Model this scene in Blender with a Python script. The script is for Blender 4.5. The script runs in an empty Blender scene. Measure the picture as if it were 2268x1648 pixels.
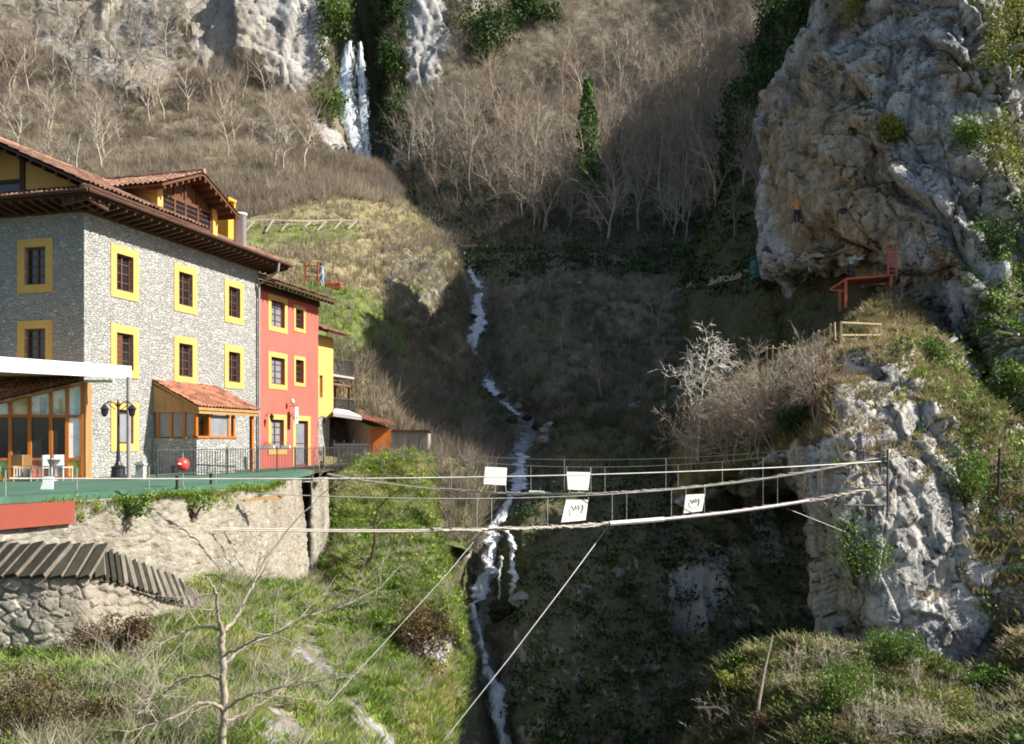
import bpy, bmesh, math, random
import numpy as np
from mathutils import Vector, Matrix

scene = bpy.context.scene
COL = scene.collection
F = 2000.0            # focal length in reference units (image 2268 wide)
UC, VH = 1134.0, 980.0  # optical centre column, horizon row

def P(u, v, Y):
    return np.array([(u - UC) / F * Y, Y, (VH - v) / F * Y])
def PV(u, v, Y):
    return Vector(P(u, v, Y))
def proj(p):
    p = np.asarray(p)
    return UC + p[..., 0] / p[..., 1] * F, VH - p[..., 2] / p[..., 1] * F

# ------------------------------------------------------------------ noise
_rng = np.random.RandomState(7)
_perm = np.concatenate([_rng.permutation(256)] * 3).astype(np.int64)
_grad = _rng.normal(size=(256, 3)); _grad /= np.linalg.norm(_grad, axis=1)[:, None]
def perlin(p):
    p = np.asarray(p, float)
    i = np.floor(p).astype(np.int64); f = p - i; i &= 255
    w = f * f * f * (f * (f * 6 - 15) + 10)
    out = 0
    for dx in (0, 1):
        wx = w[:, 0] if dx else 1 - w[:, 0]
        a = _perm[i[:, 0] + dx]
        for dy in (0, 1):
            wy = w[:, 1] if dy else 1 - w[:, 1]
            b = _perm[a + i[:, 1] + dy]
            for dz in (0, 1):
                wz = w[:, 2] if dz else 1 - w[:, 2]
                g = _grad[_perm[b + i[:, 2] + dz]]
                d = g[:, 0] * (f[:, 0] - dx) + g[:, 1] * (f[:, 1] - dy) + g[:, 2] * (f[:, 2] - dz)
                out = out + wx * wy * wz * d
    return out * 1.6
def fbm(p, s=1.0, o=4, seed=0, gain=0.5):
    p = np.asarray(p, float) * s + seed * 17.31
    a, t, r = 1.0, 0.0, 0.0
    for k in range(o):
        r = r + a * perlin(p); t += a; a *= gain; p = p * 2.03 + 5.7
    return r / t
def ridged(p, s=1.0, o=4, seed=0):
    p = np.asarray(p, float) * s + seed * 11.7
    a, t, r = 1.0, 0.0, 0.0
    for k in range(o):
        r = r + a * (1 - 2 * np.abs(perlin(p))); t += a; a *= .5; p = p * 2.1 + 3.3
    return r / t
def worley(p, s=1.0, seed=0):
    """F1, F2 distances and a random value of the nearest cell"""
    p = np.asarray(p, float) * s + seed * 7.7
    i = np.floor(p).astype(np.int64)
    d1 = np.full(len(p), 9.0); d2 = d1.copy(); idv = np.zeros(len(p))
    for dx in (-1, 0, 1):
        for dy in (-1, 0, 1):
            for dz in (-1, 0, 1):
                c = i + np.array([dx, dy, dz])
                h = _perm[_perm[_perm[c[:, 0] & 255] + (c[:, 1] & 255)] + (c[:, 2] & 255)]
                j = _grad[h] * .45 + .5
                d = np.linalg.norm(c + j - p, axis=1)
                m = d < d1
                d2 = np.where(m, d1, np.minimum(d2, d)); idv = np.where(m, h / 255., idv); d1 = np.where(m, d, d1)
    return d1, d2, idv
def facets(p, s, seed, amp, tilt, crack=0.0):
    """blocks of rock: each cell is a plane of its own offset and tilt, with crevices between"""
    q = np.asarray(p, float) * s + seed * 7.7; i = np.floor(q).astype(np.int64)
    d1 = np.full(len(q), 9.0); d2 = d1.copy(); hh = np.zeros(len(q), np.int64); rel = np.zeros_like(q)
    for dx in (-1, 0, 1):
        for dy in (-1, 0, 1):
            for dz in (-1, 0, 1):
                c = i + np.array([dx, dy, dz]); h = _perm[_perm[_perm[c[:, 0] & 255] + (c[:, 1] & 255)] + (c[:, 2] & 255)]
                r = q - (c + _grad[h] * .5 + .5); d = np.linalg.norm(r, axis=1); m = d < d1
                d2 = np.where(m, d1, np.minimum(d2, d)); hh = np.where(m, h, hh); rel = np.where(m[:, None], r, rel); d1 = np.where(m, d, d1)
    return amp * (hh / 255. - .5) + tilt * (rel * _grad[(hh * 7 + 31) & 255]).sum(1) - crack * (1 - sstep(0, .07, d2 - d1))
def sstep(a, b, x):
    t = np.clip((x - a) / (b - a), 0, 1); return t * t * (3 - 2 * t)
def inpoly(u, v, poly):
    poly = np.asarray(poly, float); r = np.zeros(np.shape(u), bool)
    n = len(poly)
    for k in range(n):
        x1, y1 = poly[k]; x2, y2 = poly[(k + 1) % n]
        if y1 == y2: continue
        c = ((y1 > v) != (y2 > v)) & (u < (x2 - x1) * (v - y1) / (y2 - y1) + x1)
        r ^= c
    return r

# ------------------------------------------------------------------ objects
def tag(o, label=None, cat=None, group=None, kind=None):
    if label: o['label'] = label
    if cat: o['category'] = cat
    if group: o['group'] = group
    if kind: o['kind'] = kind
    return o
def empty(name, loc, label, cat, group=None, rz=0.0):
    o = bpy.data.objects.new(name, None); COL.objects.link(o)
    o.location = Vector(loc); o.rotation_euler = (0, 0, rz); o.empty_display_size = .2
    return tag(o, label, cat, group)
def copy_tree(o, parent=None):
    c = o.copy(); COL.objects.link(c); c.parent = parent
    for ch in o.children: copy_tree(ch, c)
    return c
def np_mesh(name, verts, faces, mat, parent=None, smooth=False, attrs=None, mats=None):
    """verts (n,3); faces: (m,k) array or list of such arrays"""
    if isinstance(faces, np.ndarray): faces = [faces]
    me = bpy.data.meshes.new(name)
    verts = np.asarray(verts, np.float32)
    me.vertices.add(len(verts)); me.vertices.foreach_set('co', verts.ravel())
    tot = np.concatenate([np.full(len(f), f.shape[1], np.int32) for f in faces])
    li = np.concatenate([f.ravel() for f in faces]).astype(np.int32)
    st = np.concatenate([[0], np.cumsum(tot)[:-1]]).astype(np.int32)
    me.loops.add(len(li)); me.loops.foreach_set('vertex_index', li)
    me.polygons.add(len(tot)); me.polygons.foreach_set('loop_start', st)
    me.polygons.foreach_set('loop_total', tot)
    if smooth: me.polygons.foreach_set('use_smooth', np.ones(len(tot), bool))
    if attrs:
        for k, a in attrs.items():
            at = me.attributes.new(k, 'FLOAT', 'POINT'); at.data.foreach_set('value', np.asarray(a, np.float32))
    me.update(calc_edges=True); me.validate(verbose=False)
    if mat: me.materials.append(mat)
    o = bpy.data.objects.new(name, me); COL.objects.link(o)
    if parent: o.parent = parent
    return o

class MB:
    """collects shapes; build() links them as ONE mesh object"""
    def __init__(s): s.v = []; s.f = []; s.m = []
    def add(s, vs, fs):
        b = len(s.v); s.v += [tuple(map(float, x)) for x in vs]; s.f += [tuple(b + i for i in f) for f in fs]
    def box(s, x0, x1, y0, y1, z0, z1):
        x0, x1 = min(x0, x1), max(x0, x1); y0, y1 = min(y0, y1), max(y0, y1); z0, z1 = min(z0, z1), max(z0, z1)
        s.add([(x0,y0,z0),(x1,y0,z0),(x1,y1,z0),(x0,y1,z0),(x0,y0,z1),(x1,y0,z1),(x1,y1,z1),(x0,y1,z1)],
              [(3,2,1,0),(4,5,6,7),(0,1,5,4),(1,2,6,5),(2,3,7,6),(3,0,4,7)])
        return s
    def hexa(s, b4, t4):
        s.add(list(b4) + list(t4), [(3,2,1,0),(4,5,6,7),(0,1,5,4),(1,2,6,5),(2,3,7,6),(3,0,4,7)]); return s
    def bar(s, a, b, w, h=None, up=(0,0,1)):
        """square bar from a to b"""
        h = h or w; a = Vector(a); b = Vector(b); d = (b - a).normalized(); up = Vector(up)
        if abs(d.dot(up)) > .98: up = Vector((1, 0, 0))
        x = d.cross(up).normalized() * w / 2; y = x.cross(d).normalized() * h / 2
        s.hexa([a-x-y, a+x-y, a+x+y, a-x+y], [b-x-y, b+x-y, b+x+y, b-x+y]); return s
    def tube(s, pts, rad, n=6, cap=True):
        pts = [Vector(p) for p in pts]
        if not hasattr(rad, '__len__'): rad = [rad] * len(pts)
        vs = []; fs = []
        prev = None
        for i, p in enumerate(pts):
            d = (pts[min(i+1, len(pts)-1)] - pts[max(i-1, 0)])
            d = d.normalized() if d.length > 1e-9 else Vector((0,0,1))
            if prev is None:
                ref = Vector((0,0,1)) if abs(d.z) < .9 else Vector((1,0,0))
                x = d.cross(ref).normalized()
            else:
                x = (prev - d * prev.dot(d)); x = x.normalized() if x.length > 1e-6 else d.orthogonal().normalized()
            prev = x; y = d.cross(x)
            for k in range(n):
                a = 2 * math.pi * k / n
                vs.append(p + (x * math.cos(a) + y * math.sin(a)) * rad[i])
        for i in range(len(pts) - 1):
            for k in range(n):
                fs.append((i*n+k, i*n+(k+1)%n, (i+1)*n+(k+1)%n, (i+1)*n+k))
        if cap:
            fs.append(tuple(range(n-1, -1, -1))); fs.append(tuple((len(pts)-1)*n + k for k in range(n)))
        s.add(vs, fs); return s
    def prism(s, poly, a, b):
        """polygon of 2-tuples mapped by functions a(p) and b(p) to two 3-D rings"""
        n = len(poly); s.add([a(p) for p in poly] + [b(p) for p in poly],
            [tuple(range(n-1,-1,-1)), tuple(range(n, 2*n))] + [(k, (k+1)%n, n+(k+1)%n, n+k) for k in range(n)]); return s
    def lathe(s, c, prof, n=12):
        vs = []; fs = []; c = Vector(c)
        for r, z in prof:
            for k in range(n):
                a = 2*math.pi*k/n; vs.append(c + Vector((r*math.cos(a), r*math.sin(a), z)))
        for i in range(len(prof)-1):
            for k in range(n): fs.append((i*n+k, i*n+(k+1)%n, (i+1)*n+(k+1)%n, (i+1)*n+k))
        fs.append(tuple(range(n-1,-1,-1))); fs.append(tuple((len(prof)-1)*n+k for k in range(n)))
        s.add(vs, fs); return s
    def quad(s, a, b, c, d): s.add([a, b, c, d], [(0,1,2,3)]); return s
    def build(s, name, mat, parent=None, smooth=False, rel=None):
        me = bpy.data.meshes.new(name)
        vs = s.v
        if rel is not None: vs = [(x-rel[0], y-rel[1], z-rel[2]) for x, y, z in vs]
        me.from_pydata(vs, [], s.f); me.update()
        if smooth: me.polygons.foreach_set('use_smooth', [True] * len(me.polygons))
        if mat: me.materials.append(mat)
        o = bpy.data.objects.new(name, me); COL.objects.link(o)
        if parent: o.parent = parent
        return o

# ------------------------------------------------------------------ materials
class NT:
    def __init__(s, name):
        s.m = bpy.data.materials.new(name); s.m.use_nodes = True; s.t = s.m.node_tree; s.t.nodes.clear()
        s.out = s.n('ShaderNodeOutputMaterial'); s.b = s.n('ShaderNodeBsdfPrincipled')
        s.l(s.b, 'BSDF', s.out, 'Surface')
        s.tc = s.n('ShaderNodeTexCoord'); s.co = s.tc.outputs['Object']
    def n(s, t, **k):
        x = s.t.nodes.new(t)
        for a, b in k.items():
            if hasattr(x, a): setattr(x, a, b)
            else: x.inputs[a].default_value = b
        return x
    def l(s, a, ao, b, bi): s.t.links.new(a.outputs[ao], b.inputs[bi])
    def set(s, inp, val):
        if isinstance(val, bpy.types.NodeSocket): s.t.links.new(val, inp)
        elif isinstance(val, (tuple, list)): inp.default_value = (*val, 1) if len(val) == 3 and inp.type == 'RGBA' else val
        else: inp.default_value = val
    def mapping(s, scale=(1,1,1), rot=(0,0,0), co=None):
        m = s.n('ShaderNodeMapping'); m.inputs['Scale'].default_value = scale; m.inputs['Rotation'].default_value = rot
        s.t.links.new(co or s.co, m.inputs['Vector']); return m.outputs[0]
    def noise(s, scale, detail=6, rough=.6, co=None, dist=0.0, out='Fac'):
        n = s.n('ShaderNodeTexNoise'); n.inputs['Scale'].default_value = scale; n.inputs['Detail'].default_value = detail
        n.inputs['Roughness'].default_value = rough; n.inputs['Distortion'].default_value = dist
        s.t.links.new(co or s.co, n.inputs['Vector']); return n.outputs[out]
    def voro(s, scale, feature='F1', co=None, out='Distance', rnd=1.0):
        n = s.n('ShaderNodeTexVoronoi'); n.feature = feature; n.inputs['Scale'].default_value = scale
        n.inputs['Randomness'].default_value = rnd
        s.t.links.new(co or s.co, n.inputs['Vector']); return n.outputs[out]
    def ramp(s, fac, stops, interp='LINEAR'):
        r = s.n('ShaderNodeValToRGB'); cr = r.color_ramp; cr.interpolation = interp
        while len(cr.elements) < len(stops): cr.elements.new(.5)
        for e, (p, c) in zip(cr.elements, stops):
            e.position = p; e.color = (*c, 1) if hasattr(c, '__len__') else (c, c, c, 1)
        s.set(r.inputs['Fac'], fac); return r.outputs['Color']
    def mix(s, fac, a, b, mode='MIX'):
        m = s.n('ShaderNodeMix'); m.data_type = 'RGBA'; m.blend_type = mode
        s.set(m.inputs['Factor'], fac); s.set(m.inputs[6], a); s.set(m.inputs[7], b); return m.outputs[2]
    def math(s, op, a, b=0.0, clamp=False):
        m = s.n('ShaderNodeMath'); m.operation = op; m.use_clamp = clamp; s.set(m.inputs[0], a); s.set(m.inputs[1], b); return m.outputs[0]
    def attr(s, name):
        a = s.n('ShaderNodeAttribute'); a.attribute_name = name; return a.outputs['Fac']
    def bump(s, h, strength=.5, dist=.05, normal=None):
        b = s.n('ShaderNodeBump'); b.inputs['Strength'].default_value = strength; b.inputs['Distance'].default_value = dist
        s.set(b.inputs['Height'], h)
        if normal: s.t.links.new(normal, b.inputs['Normal'])
        return b.outputs[0]
    def fin(s, col, rough=.8, normal=None, metal=0.0, spec=None):
        s.set(s.b.inputs['Base Color'], col); s.set(s.b.inputs['Roughness'], rough); s.set(s.b.inputs['Metallic'], metal)
        if normal: s.t.links.new(normal, s.b.inputs['Normal'])
        if spec is not None: s.b.inputs['Specular IOR Level'].default_value = spec
        return s.m

def simple(name, col, rough=.7, var=.12, scale=3.0, metal=0.0, bump=0.0):
    t = NT(name); n = t.noise(scale, 5); n2 = t.noise(scale * 9, 3)
    f = t.math('ADD', t.math('MULTIPLY', n, .7), t.math('MULTIPLY', n2, .3))
    lo = tuple(c * (1 - var * 1.6) for c in col); hi = tuple(min(1, c * (1 + var * 1.6)) for c in col)
    c = t.ramp(f, [(.3, lo), (.7, hi)])
    return t.fin(c, rough, t.bump(f, bump, .02) if bump else None, metal)
# ------------------------------------------------------------------ material library
M = {}
def rock_nodes(t, light=1.0, warm=0.5, stain=.5, sc=1.0, con=1.0):
    """limestone colour and height: pale and grey beds, warm patches, black lichen streaks, solution pits with their shade put into the colour"""
    zs = t.mapping((1, 1, .45)); L = lambda *c: tuple((.36 + (x - .36) * con) * light for x in c)
    big = t.noise(.13 * sc, 4, .6, zs); mid = t.noise(.75 * sc, 7, .72, zs, .5); fine = t.noise(4.0 * sc, 5, .75)
    base = t.ramp(mid, [(.24, L(.06, .062, .068)), (.38, L(.20, .205, .215)), (.48, L(.38, .38, .385)), (.58, L(.52, .515, .50)), (.75, L(.70, .685, .65))])
    wc = t.ramp(mid, [(.26, L(.13, .095, .06)), (.42, L(.30, .235, .16)), (.56, L(.43, .35, .25)), (.7, L(.55, .47, .36))])
    wf = t.math('ADD', t.math('MULTIPLY', t.ramp(big, [(.44, 0.0), (.60, 1.0)]), warm), t.attr('warm'), True)
    c = t.mix(wf, base, wc)
    st = t.math('MULTIPLY', t.ramp(t.noise(1.1 * sc, 5, .65, t.mapping((1, 1, .14))), [(.36, 1.0), (.45, 0.0)]), stain)
    c = t.mix(st, c, (.05, .048, .047))
    pn = t.noise(1.5 * sc, 7, .62, t.mapping((1, 1, .8)), .8)
    pits = t.math('MULTIPLY', t.ramp(pn, [(.385, 1.0), (.425, 0.0)]), t.ramp(big, [(.36, .15), (.52, 1.0)]))
    c = t.mix(t.math('MULTIPLY', pits, .9 * con * con), c, (.03, .03, .034))  # shade of the pits painted near-black; the height has no pits
    c = t.mix(.75 * con, c, t.ramp(fine, [(.30, .35), (.5, 1.0), (.7, 1.45)]), 'MULTIPLY')
    h = t.math('ADD', mid, t.math('MULTIPLY', fine, .3))
    return c, h
def terrain(name, light=1.0, warm=.5, stain=.5, sc=1.0, dry=(.20, .15, .085), green=(.075, .11, .028), dark=(.05, .045, .03), rs=1.0, con=1.0):
    """attributes: rock 0..1, green 0..1"""
    t = NT(name)
    c, h = rock_nodes(t, light, warm, stain, sc, con)
    n1 = t.noise(.6, 5, .7); n2 = t.noise(5.0, 4, .75)
    dr = t.ramp(n1, [(.28, tuple(x * .45 for x in dry)), (.5, dry), (.72, tuple(x * 1.5 for x in dry))])
    gr = t.ramp(n1, [(.28, tuple(x * .5 for x in green)), (.5, green), (.72, (green[0] * 1.9, green[1] * 1.6, green[2] * 1.5))])
    gf = t.math('ADD', t.attr('green'), t.math('MULTIPLY', t.math('SUBTRACT', n1, .5), 1.6), True)
    soil = t.mix(gf, dr, gr)
    soil = t.mix(t.ramp(n2, [(.30, .8), (.52, 0.0)]), soil, dark)
    rf = t.math('ADD', t.attr('rock'), t.math('MULTIPLY', t.math('SUBTRACT', t.noise(1.3, 5, .7, dist=.3), .5), 1.5 * rs))
    rf = t.ramp(rf, [(.44, 0.0), (.56, 1.0)])
    col = t.mix(rf, soil, c)
    return t.fin(col, .92, t.bump(t.math('ADD', h, t.math('MULTIPLY', n2, .3)), .7, .25), 0, .15)
M['far'] = terrain('far_hillside_ground', .92, 1.0, .12, .5, dry=(.29, .245, .175), green=(.06, .075, .026), con=.6)
M['gorge_side'] = M['far']
M['hill'] = terrain('sunny_hill_ground', .8, .7, .3, 1.0, dry=(.30, .245, .15), green=(.13, .17, .045))
M['cliff'] = terrain('grey_cliff_rock', .95, .25, .6, 1.0, dry=(.15, .12, .06), green=(.06, .08, .02))
M['crag'] = terrain('pale_crag_rock', 1.02, .35, .4, 1.3, dry=(.24, .185, .09), green=(.08, .11, .028))
M['bank'] = terrain('bank_ground', .62, .6, .3, 1.6, dry=(.21, .165, .08), green=(.10, .15, .028))

def leafmat(name, stops, trans=.25, rough=.6):
    t = NT(name)
    c = t.ramp(t.attr('tint'), stops)
    t.fin(c, rough, None, 0, .25)
    tr = t.n('ShaderNodeBsdfTranslucent'); t.set(tr.inputs['Color'], c)
    mx = t.n('ShaderNodeMixShader'); mx.inputs[0].default_value = trans
    t.l(t.b, 'BSDF', mx, 1); t.l(tr, 'BSDF', mx, 2); t.l(mx, 'Shader', t.out, 'Surface')
    return t.m
M['grass'] = leafmat('grass_blades', [(0, (0.075, 0.135, 0.018)), (.35, (0.180, 0.285, 0.045)), (.6, (0.330, 0.405, 0.075)), (.8, (0.450, 0.390, 0.150)), (1, (0.540, 0.420, 0.210))])
M['drygrass'] = leafmat('dry_grass_blades', [(0, (.12, .135, .045)), (.3, (.27, .235, .12)), (.6, (.40, .33, .20)), (1, (.55, .46, .31))])
M['ivy'] = leafmat('ivy_leaves', [(0, (0.014, 0.034, 0.009)), (.5, (0.040, 0.086, 0.017)), (.85, (0.086, 0.149, 0.025)), (1, (0.161, 0.207, 0.034))])
M['ivybright'] = leafmat('bright_ivy_leaves', [(0, (.03, .09, .012)), (.5, (.06, .17, .02)), (1, (.12, .27, .04))])
M['bush'] = leafmat('bush_leaves', [(0, (0.041, 0.081, 0.016)), (.4, (0.095, 0.176, 0.030)), (.75, (0.203, 0.311, 0.047)), (1, (0.378, 0.432, 0.081))])
M['yellowbush'] = leafmat('yellow_green_leaves', [(0, (0.084, 0.098, 0.020)), (.4, (0.210, 0.224, 0.042)), (.75, (0.364, 0.378, 0.070)), (1, (0.504, 0.462, 0.112))])
M['rust'] = leafmat('rusty_leaves', [(0, (.04, .026, .014)), (.45, (.11, .066, .032)), (.8, (.19, .125, .06)), (1, (.20, .20, .07))])
M['twig'] = leafmat('dry_twigs', [(0, (.14, .12, .095)), (.5, (.31, .265, .205)), (1, (.50, .44, .34))], .3, .85)
M['purpletwig'] = leafmat('purple_brown_twigs', [(0, (.15, .12, .095)), (.35, (.27, .22, .175)), (.6, (.37, .315, .235)), (1, (.52, .46, .34))], .3, .85)
def bark(name, col):
    t = NT(name); n = t.noise(2.0, 6, .7, t.mapping((1, 1, .3))); n2 = t.noise(9, 4)
    c = t.ramp(t.math('ADD', t.math('MULTIPLY', n, .6), t.math('MULTIPLY', n2, .4)), [(.3, tuple(x * .5 for x in col)), (.7, tuple(x * 1.35 for x in col))])
    return t.fin(c, .9, t.bump(n2, .5, .02), 0, .1)
M['bark'] = bark('grey_bark', (.37, .32, .26)); M['palebark'] = bark('pale_bark', (.47, .41, .33)); M['whitebark'] = bark('white_bark', (.74, .70, .61))
M['warmbark'] = bark('warm_brown_bark', (.41, .315, .24)); M['darkbark'] = bark('dark_bark', (.09, .06, .045))

# masonry
t = NT('grey_stone_masonry')
co = t.mapping((1, 1, 2.1)); wob = t.noise(3.5, 3, out='Color')
cw = t.mix(.07, co, wob, 'ADD')
e = t.voro(5.6, 'DISTANCE_TO_EDGE', cw); idc = t.voro(5.6, 'F1', cw, 'Color')
sep = t.n('ShaderNodeSeparateColor'); t.set(sep.inputs[0], idc)
stone = t.ramp(sep.outputs[0], [(0, (.31, .315, .305)), (.3, (.375, .378, .36)), (.6, (.415, .415, .39)), (.85, (.48, .474, .44)), (1, (.58, .555, .495))])
stone = t.mix(.5, stone, t.ramp(t.noise(14, 5, .7), [(.3, .8), (.7, 1.15)]), 'MULTIPLY')
c = t.mix(t.ramp(e, [(.02, 1.0), (.06, 0.0)]), stone, (.40, .39, .365))
c = t.mix(.5, c, t.ramp(t.noise(.35, 4), [(.3, .78), (.7, 1.15)]), 'MULTIPLY')
hh = t.math('ADD', t.ramp(e, [(0, 0.0), (.12, 1.0)]), t.math('MULTIPLY', t.noise(16, 4), .5))
M['masonry'] = t.fin(c, .9, t.bump(hh, .9, .05), 0, .2)
t = NT('old_rubble_wall')
co = t.mapping((1, 1, 1.5)); cw = t.mix(.14, co, t.noise(1.6, 5, out='Color'), 'ADD')
e = t.voro(4.6, 'DISTANCE_TO_EDGE', cw); idc = t.voro(4.6, 'F1', cw, 'Color')
sep = t.n('ShaderNodeSeparateColor'); t.set(sep.inputs[0], idc)
stone = t.ramp(sep.outputs[0], [(0, (.24, .22, .185)), (.4, (.33, .305, .26)), (.75, (.40, .37, .32)), (1, (.47, .44, .385))])
stone = t.mix(.7, stone, t.ramp(t.noise(9, 6, .75), [(.3, .45), (.7, 1.35)]), 'MULTIPLY')
c = t.mix(t.ramp(e, [(.01, .5), (.07, 0.0)]), stone, (.25, .225, .18))
pl = t.ramp(t.noise(.45, 5, .6, t.mapping((1, 1, .7))), [(.40, .1), (.55, .75)])
c = t.mix(pl, c, t.ramp(t.noise(2.2, 7, .7), [(.25, (.24, .20, .15)), (.5, (.345, .305, .245)), (.75, (.44, .405, .345))]))
mo = t.ramp(t.noise(.9, 7, .7), [(.54, 0.0), (.68, .8)])
c = t.mix(t.math('MULTIPLY', mo, t.attr('moss')), c, (.09, .10, .03))
strk = t.ramp(t.noise(1.4, 5, .6, t.mapping((1, 1, .12))), [(.48, 0.0), (.68, .65)])
c = t.mix(strk, c, (.17, .145, .11))
hh = t.math('ADD', t.math('MULTIPLY', t.ramp(e, [(0, 0.0), (.14, 1.0)]), .22), t.math('MULTIPLY', t.noise(7, 6, .75), 1.3))
M['rubble'] = t.fin(c, .93, t.bump(hh, .8, .07), 0, .15)

def stucco(name, col):
    t = NT(name); n = t.noise(.5, 6, .65); n2 = t.noise(30, 4); st = t.noise(1.2, 5, .6, t.mapping((1, 1, .15)))
    c = t.ramp(n, [(.3, tuple(x * .84 for x in col)), (.7, tuple(min(1, x * 1.06) for x in col))])
    c = t.mix(t.ramp(st, [(.55, 0.0), (.8, .28)]), c, tuple(x * .55 for x in col))
    return t.fin(c, .85, t.bump(n2, .25, .01), 0, .2)
M['red'] = stucco('salmon_red_stucco', (.52, .135, .105)); M['yellow'] = stucco('yellow_stucco', (.66, .415, .13))
M['ochre'] = stucco('deep_yellow_paint', (.72, .39, .05)); M['white'] = stucco('white_paint', (.78, .78, .75))
M['redwall'] = stucco('brick_red_paint', (.30, .075, .05)); M['cream'] = stucco('cream_render', (.62, .58, .5))
def wood(name, col, rough=.7):
    t = NT(name); n = t.noise(2.2, 6, .65, t.mapping((1, 1, .15))); n2 = t.noise(24, 4, .6, t.mapping((1, 1, .1)))
    f = t.math('ADD', t.math('MULTIPLY', n, .55), t.math('MULTIPLY', n2, .45))
    return t.fin(t.ramp(f, [(.3, tuple(x * .6 for x in col)), (.7, tuple(x * 1.25 for x in col))]), rough, t.bump(f, .3, .01), 0, .3)
M['darkwood'] = wood('dark_brown_wood', (.085, .042, .025)); M['brown'] = wood('brown_window_wood', (.13, .055, .028))
M['orangewood'] = wood('orange_varnished_wood', (.50, .155, .028), .45); M['tanwood'] = wood('tan_wood', (.42, .24, .10))
M['greywood'] = wood('weathered_grey_wood', (.36, .33, .28)); M['rail'] = wood('pale_rail_wood', (.50, .41, .25))
def tiles(name, col, s=1.0):
    t = NT(name); v = t.voro(3.3 * s, 'F1', t.mapping((1, 1, 1)), 'Color'); sep = t.n('ShaderNodeSeparateColor'); t.set(sep.inputs[0], v)
    c = t.ramp(sep.outputs[0], [(0, tuple(x * .55 for x in col)), (.5, col), (1, tuple(min(1, x * 1.45) for x in col))])
    c = t.mix(.6, c, t.ramp(t.noise(2.0, 7, .7), [(.3, .55), (.7, 1.25)]), 'MULTIPLY')
    c = t.mix(t.ramp(t.noise(1.2, 6, .7), [(.56, 0.0), (.72, .6)]), c, (.10, .085, .06))
    return t.fin(c, .85, t.bump(t.noise(14, 5, .7), .4, .02), 0, .2)
M['tile'] = tiles('old_brown_roof_tile', (.25, .14, .098)); M['tilered'] = tiles('orange_roof_tile', (.36, .16, .10))
t = NT('window_glass'); n = t.noise(.8, 3)
M['glass'] = t.fin(t.ramp(n, [(.3, (.012, .012, .014)), (.7, (.03, .03, .035))]), .08, t.bump(t.noise(.7, 2), .15, .03), 0, .6)
M['greyglass'] = simple('curtained_window', (.23, .24, .26), .25, .15, 1.5)
M['black'] = simple('black_iron', (.018, .018, .02), .45, .2); M['iron'] = simple('grey_iron', (.10, .10, .11), .5, .2, 4, .4)
M['steel'] = simple('brushed_steel', (.70, .72, .75), .4, .05, 4, 0); M['post'] = simple('grey_painted_post', (.30, .27, .27), .5, .1)
M['redmetal'] = simple('red_painted_steel', (.44, .085, .04), .5, .18, 2.0); M['cable'] = simple('steel_cable', (.30, .295, .28), .5, .2, 2.0, .2)
M['rope'] = simple('weathered_rope', (.52, .47, .40), .9, .22, 5.0); M['board'] = simple('white_board', (.66, .66, .60), .6, .1, 2.0)
M['plastic'] = simple('white_plastic', (.75, .75, .73), .4, .06); M['pink'] = simple('pale_mauve_pipe', (.60, .50, .56), .5, .1)
M['ball'] = simple('red_plastic', (.70, .06, .05), .4, .1); M['turf'] = simple('green_artificial_turf', (.05, .125, .08), .85, .25, 1.2, 0, .3)
M['slabstone'] = bark('mossy_slab_gap_shade', (.055, .052, .04)); M['slabedge'] = bark('pale_slate_slab', (.25, .215, .175)); M['greyplastic'] = simple('grey_plastic', (.42, .42, .41), .5, .1)  # slab tone also paints the shade of coping gaps and the wall slot
M['concrete'] = simple('concrete', (.40, .38, .35), .9, .18, 1.5, 0, .3); M['path'] = simple('pale_dirt_path', (.42, .33, .23), .95, .2, 1.5, 0, .4)
M['teal'] = simple('teal_tarpaulin', (.05, .20, .20), .7, .15); M['ink'] = simple('dark_green_ink', (.06, .10, .09), .6, .1)
M['skin'] = simple('skin', (.55, .36, .27), .6, .05); M['jacket'] = simple('pale_blue_jacket', (.32, .40, .50), .8, .15, 5); M['trousers'] = simple('dark_trousers', (.03, .04, .06), .85, .15)
M['helmet'] = simple('dark_red_helmet', (.22, .03, .03), .4, .1); M['orange'] = simple('orange_jacket', (.85, .26, .03), .8, .1)
for nm, c in (('poster_blue', (.42, .70, .76)), ('poster_tan', (.55, .42, .24)), ('poster_grey', (.40, .42, .45)), ('poster_green', (.30, .42, .16)), ('poster_yellow', (.75, .62, .15)), ('poster_red', (.70, .26, .18)), ('poster_white', (.80, .80, .78))):
    t = NT(nm); n = t.noise(1.6, 5, .6)
    M[nm] = t.fin(t.ramp(n, [(.34, tuple(x * .5 for x in c)), (.48, c), (.6, tuple(min(.9, x * 1.25 + .08) for x in c))]), .5)
# white water
def watermat(name, lo=.45, bf=.5):
    t = NT(name); s = t.noise(2.2, 6, .7, t.mapping((1, 1, .12)), .3); f = t.noise(7, 4, .7, t.mapping((1, 1, .3)))
    v = t.math('ADD', t.math('MULTIPLY', s, .65), t.math('MULTIPLY', f, .35))
    c = t.ramp(v, [(.33, (.20, .24, .28)), (.45, (.55, .60, .66)), (.58, (.86, .88, .90))])
    t.fin(c, .35, t.bump(v, .6, .15), 0, .5)
    tr = t.n('ShaderNodeBsdfTransparent'); mx = t.n('ShaderNodeMixShader')
    t.set(mx.inputs[0], t.ramp(t.math('ADD', v, t.math('MULTIPLY', t.math('SUBTRACT', t.attr('body'), .5), bf)), [(lo - .12, 0.0), (lo, 1.0)]))
    t.l(tr, 'BSDF', mx, 1); t.l(t.b, 'BSDF', mx, 2); t.l(mx, 'Shader', t.out, 'Surface')
    return t.m
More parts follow.
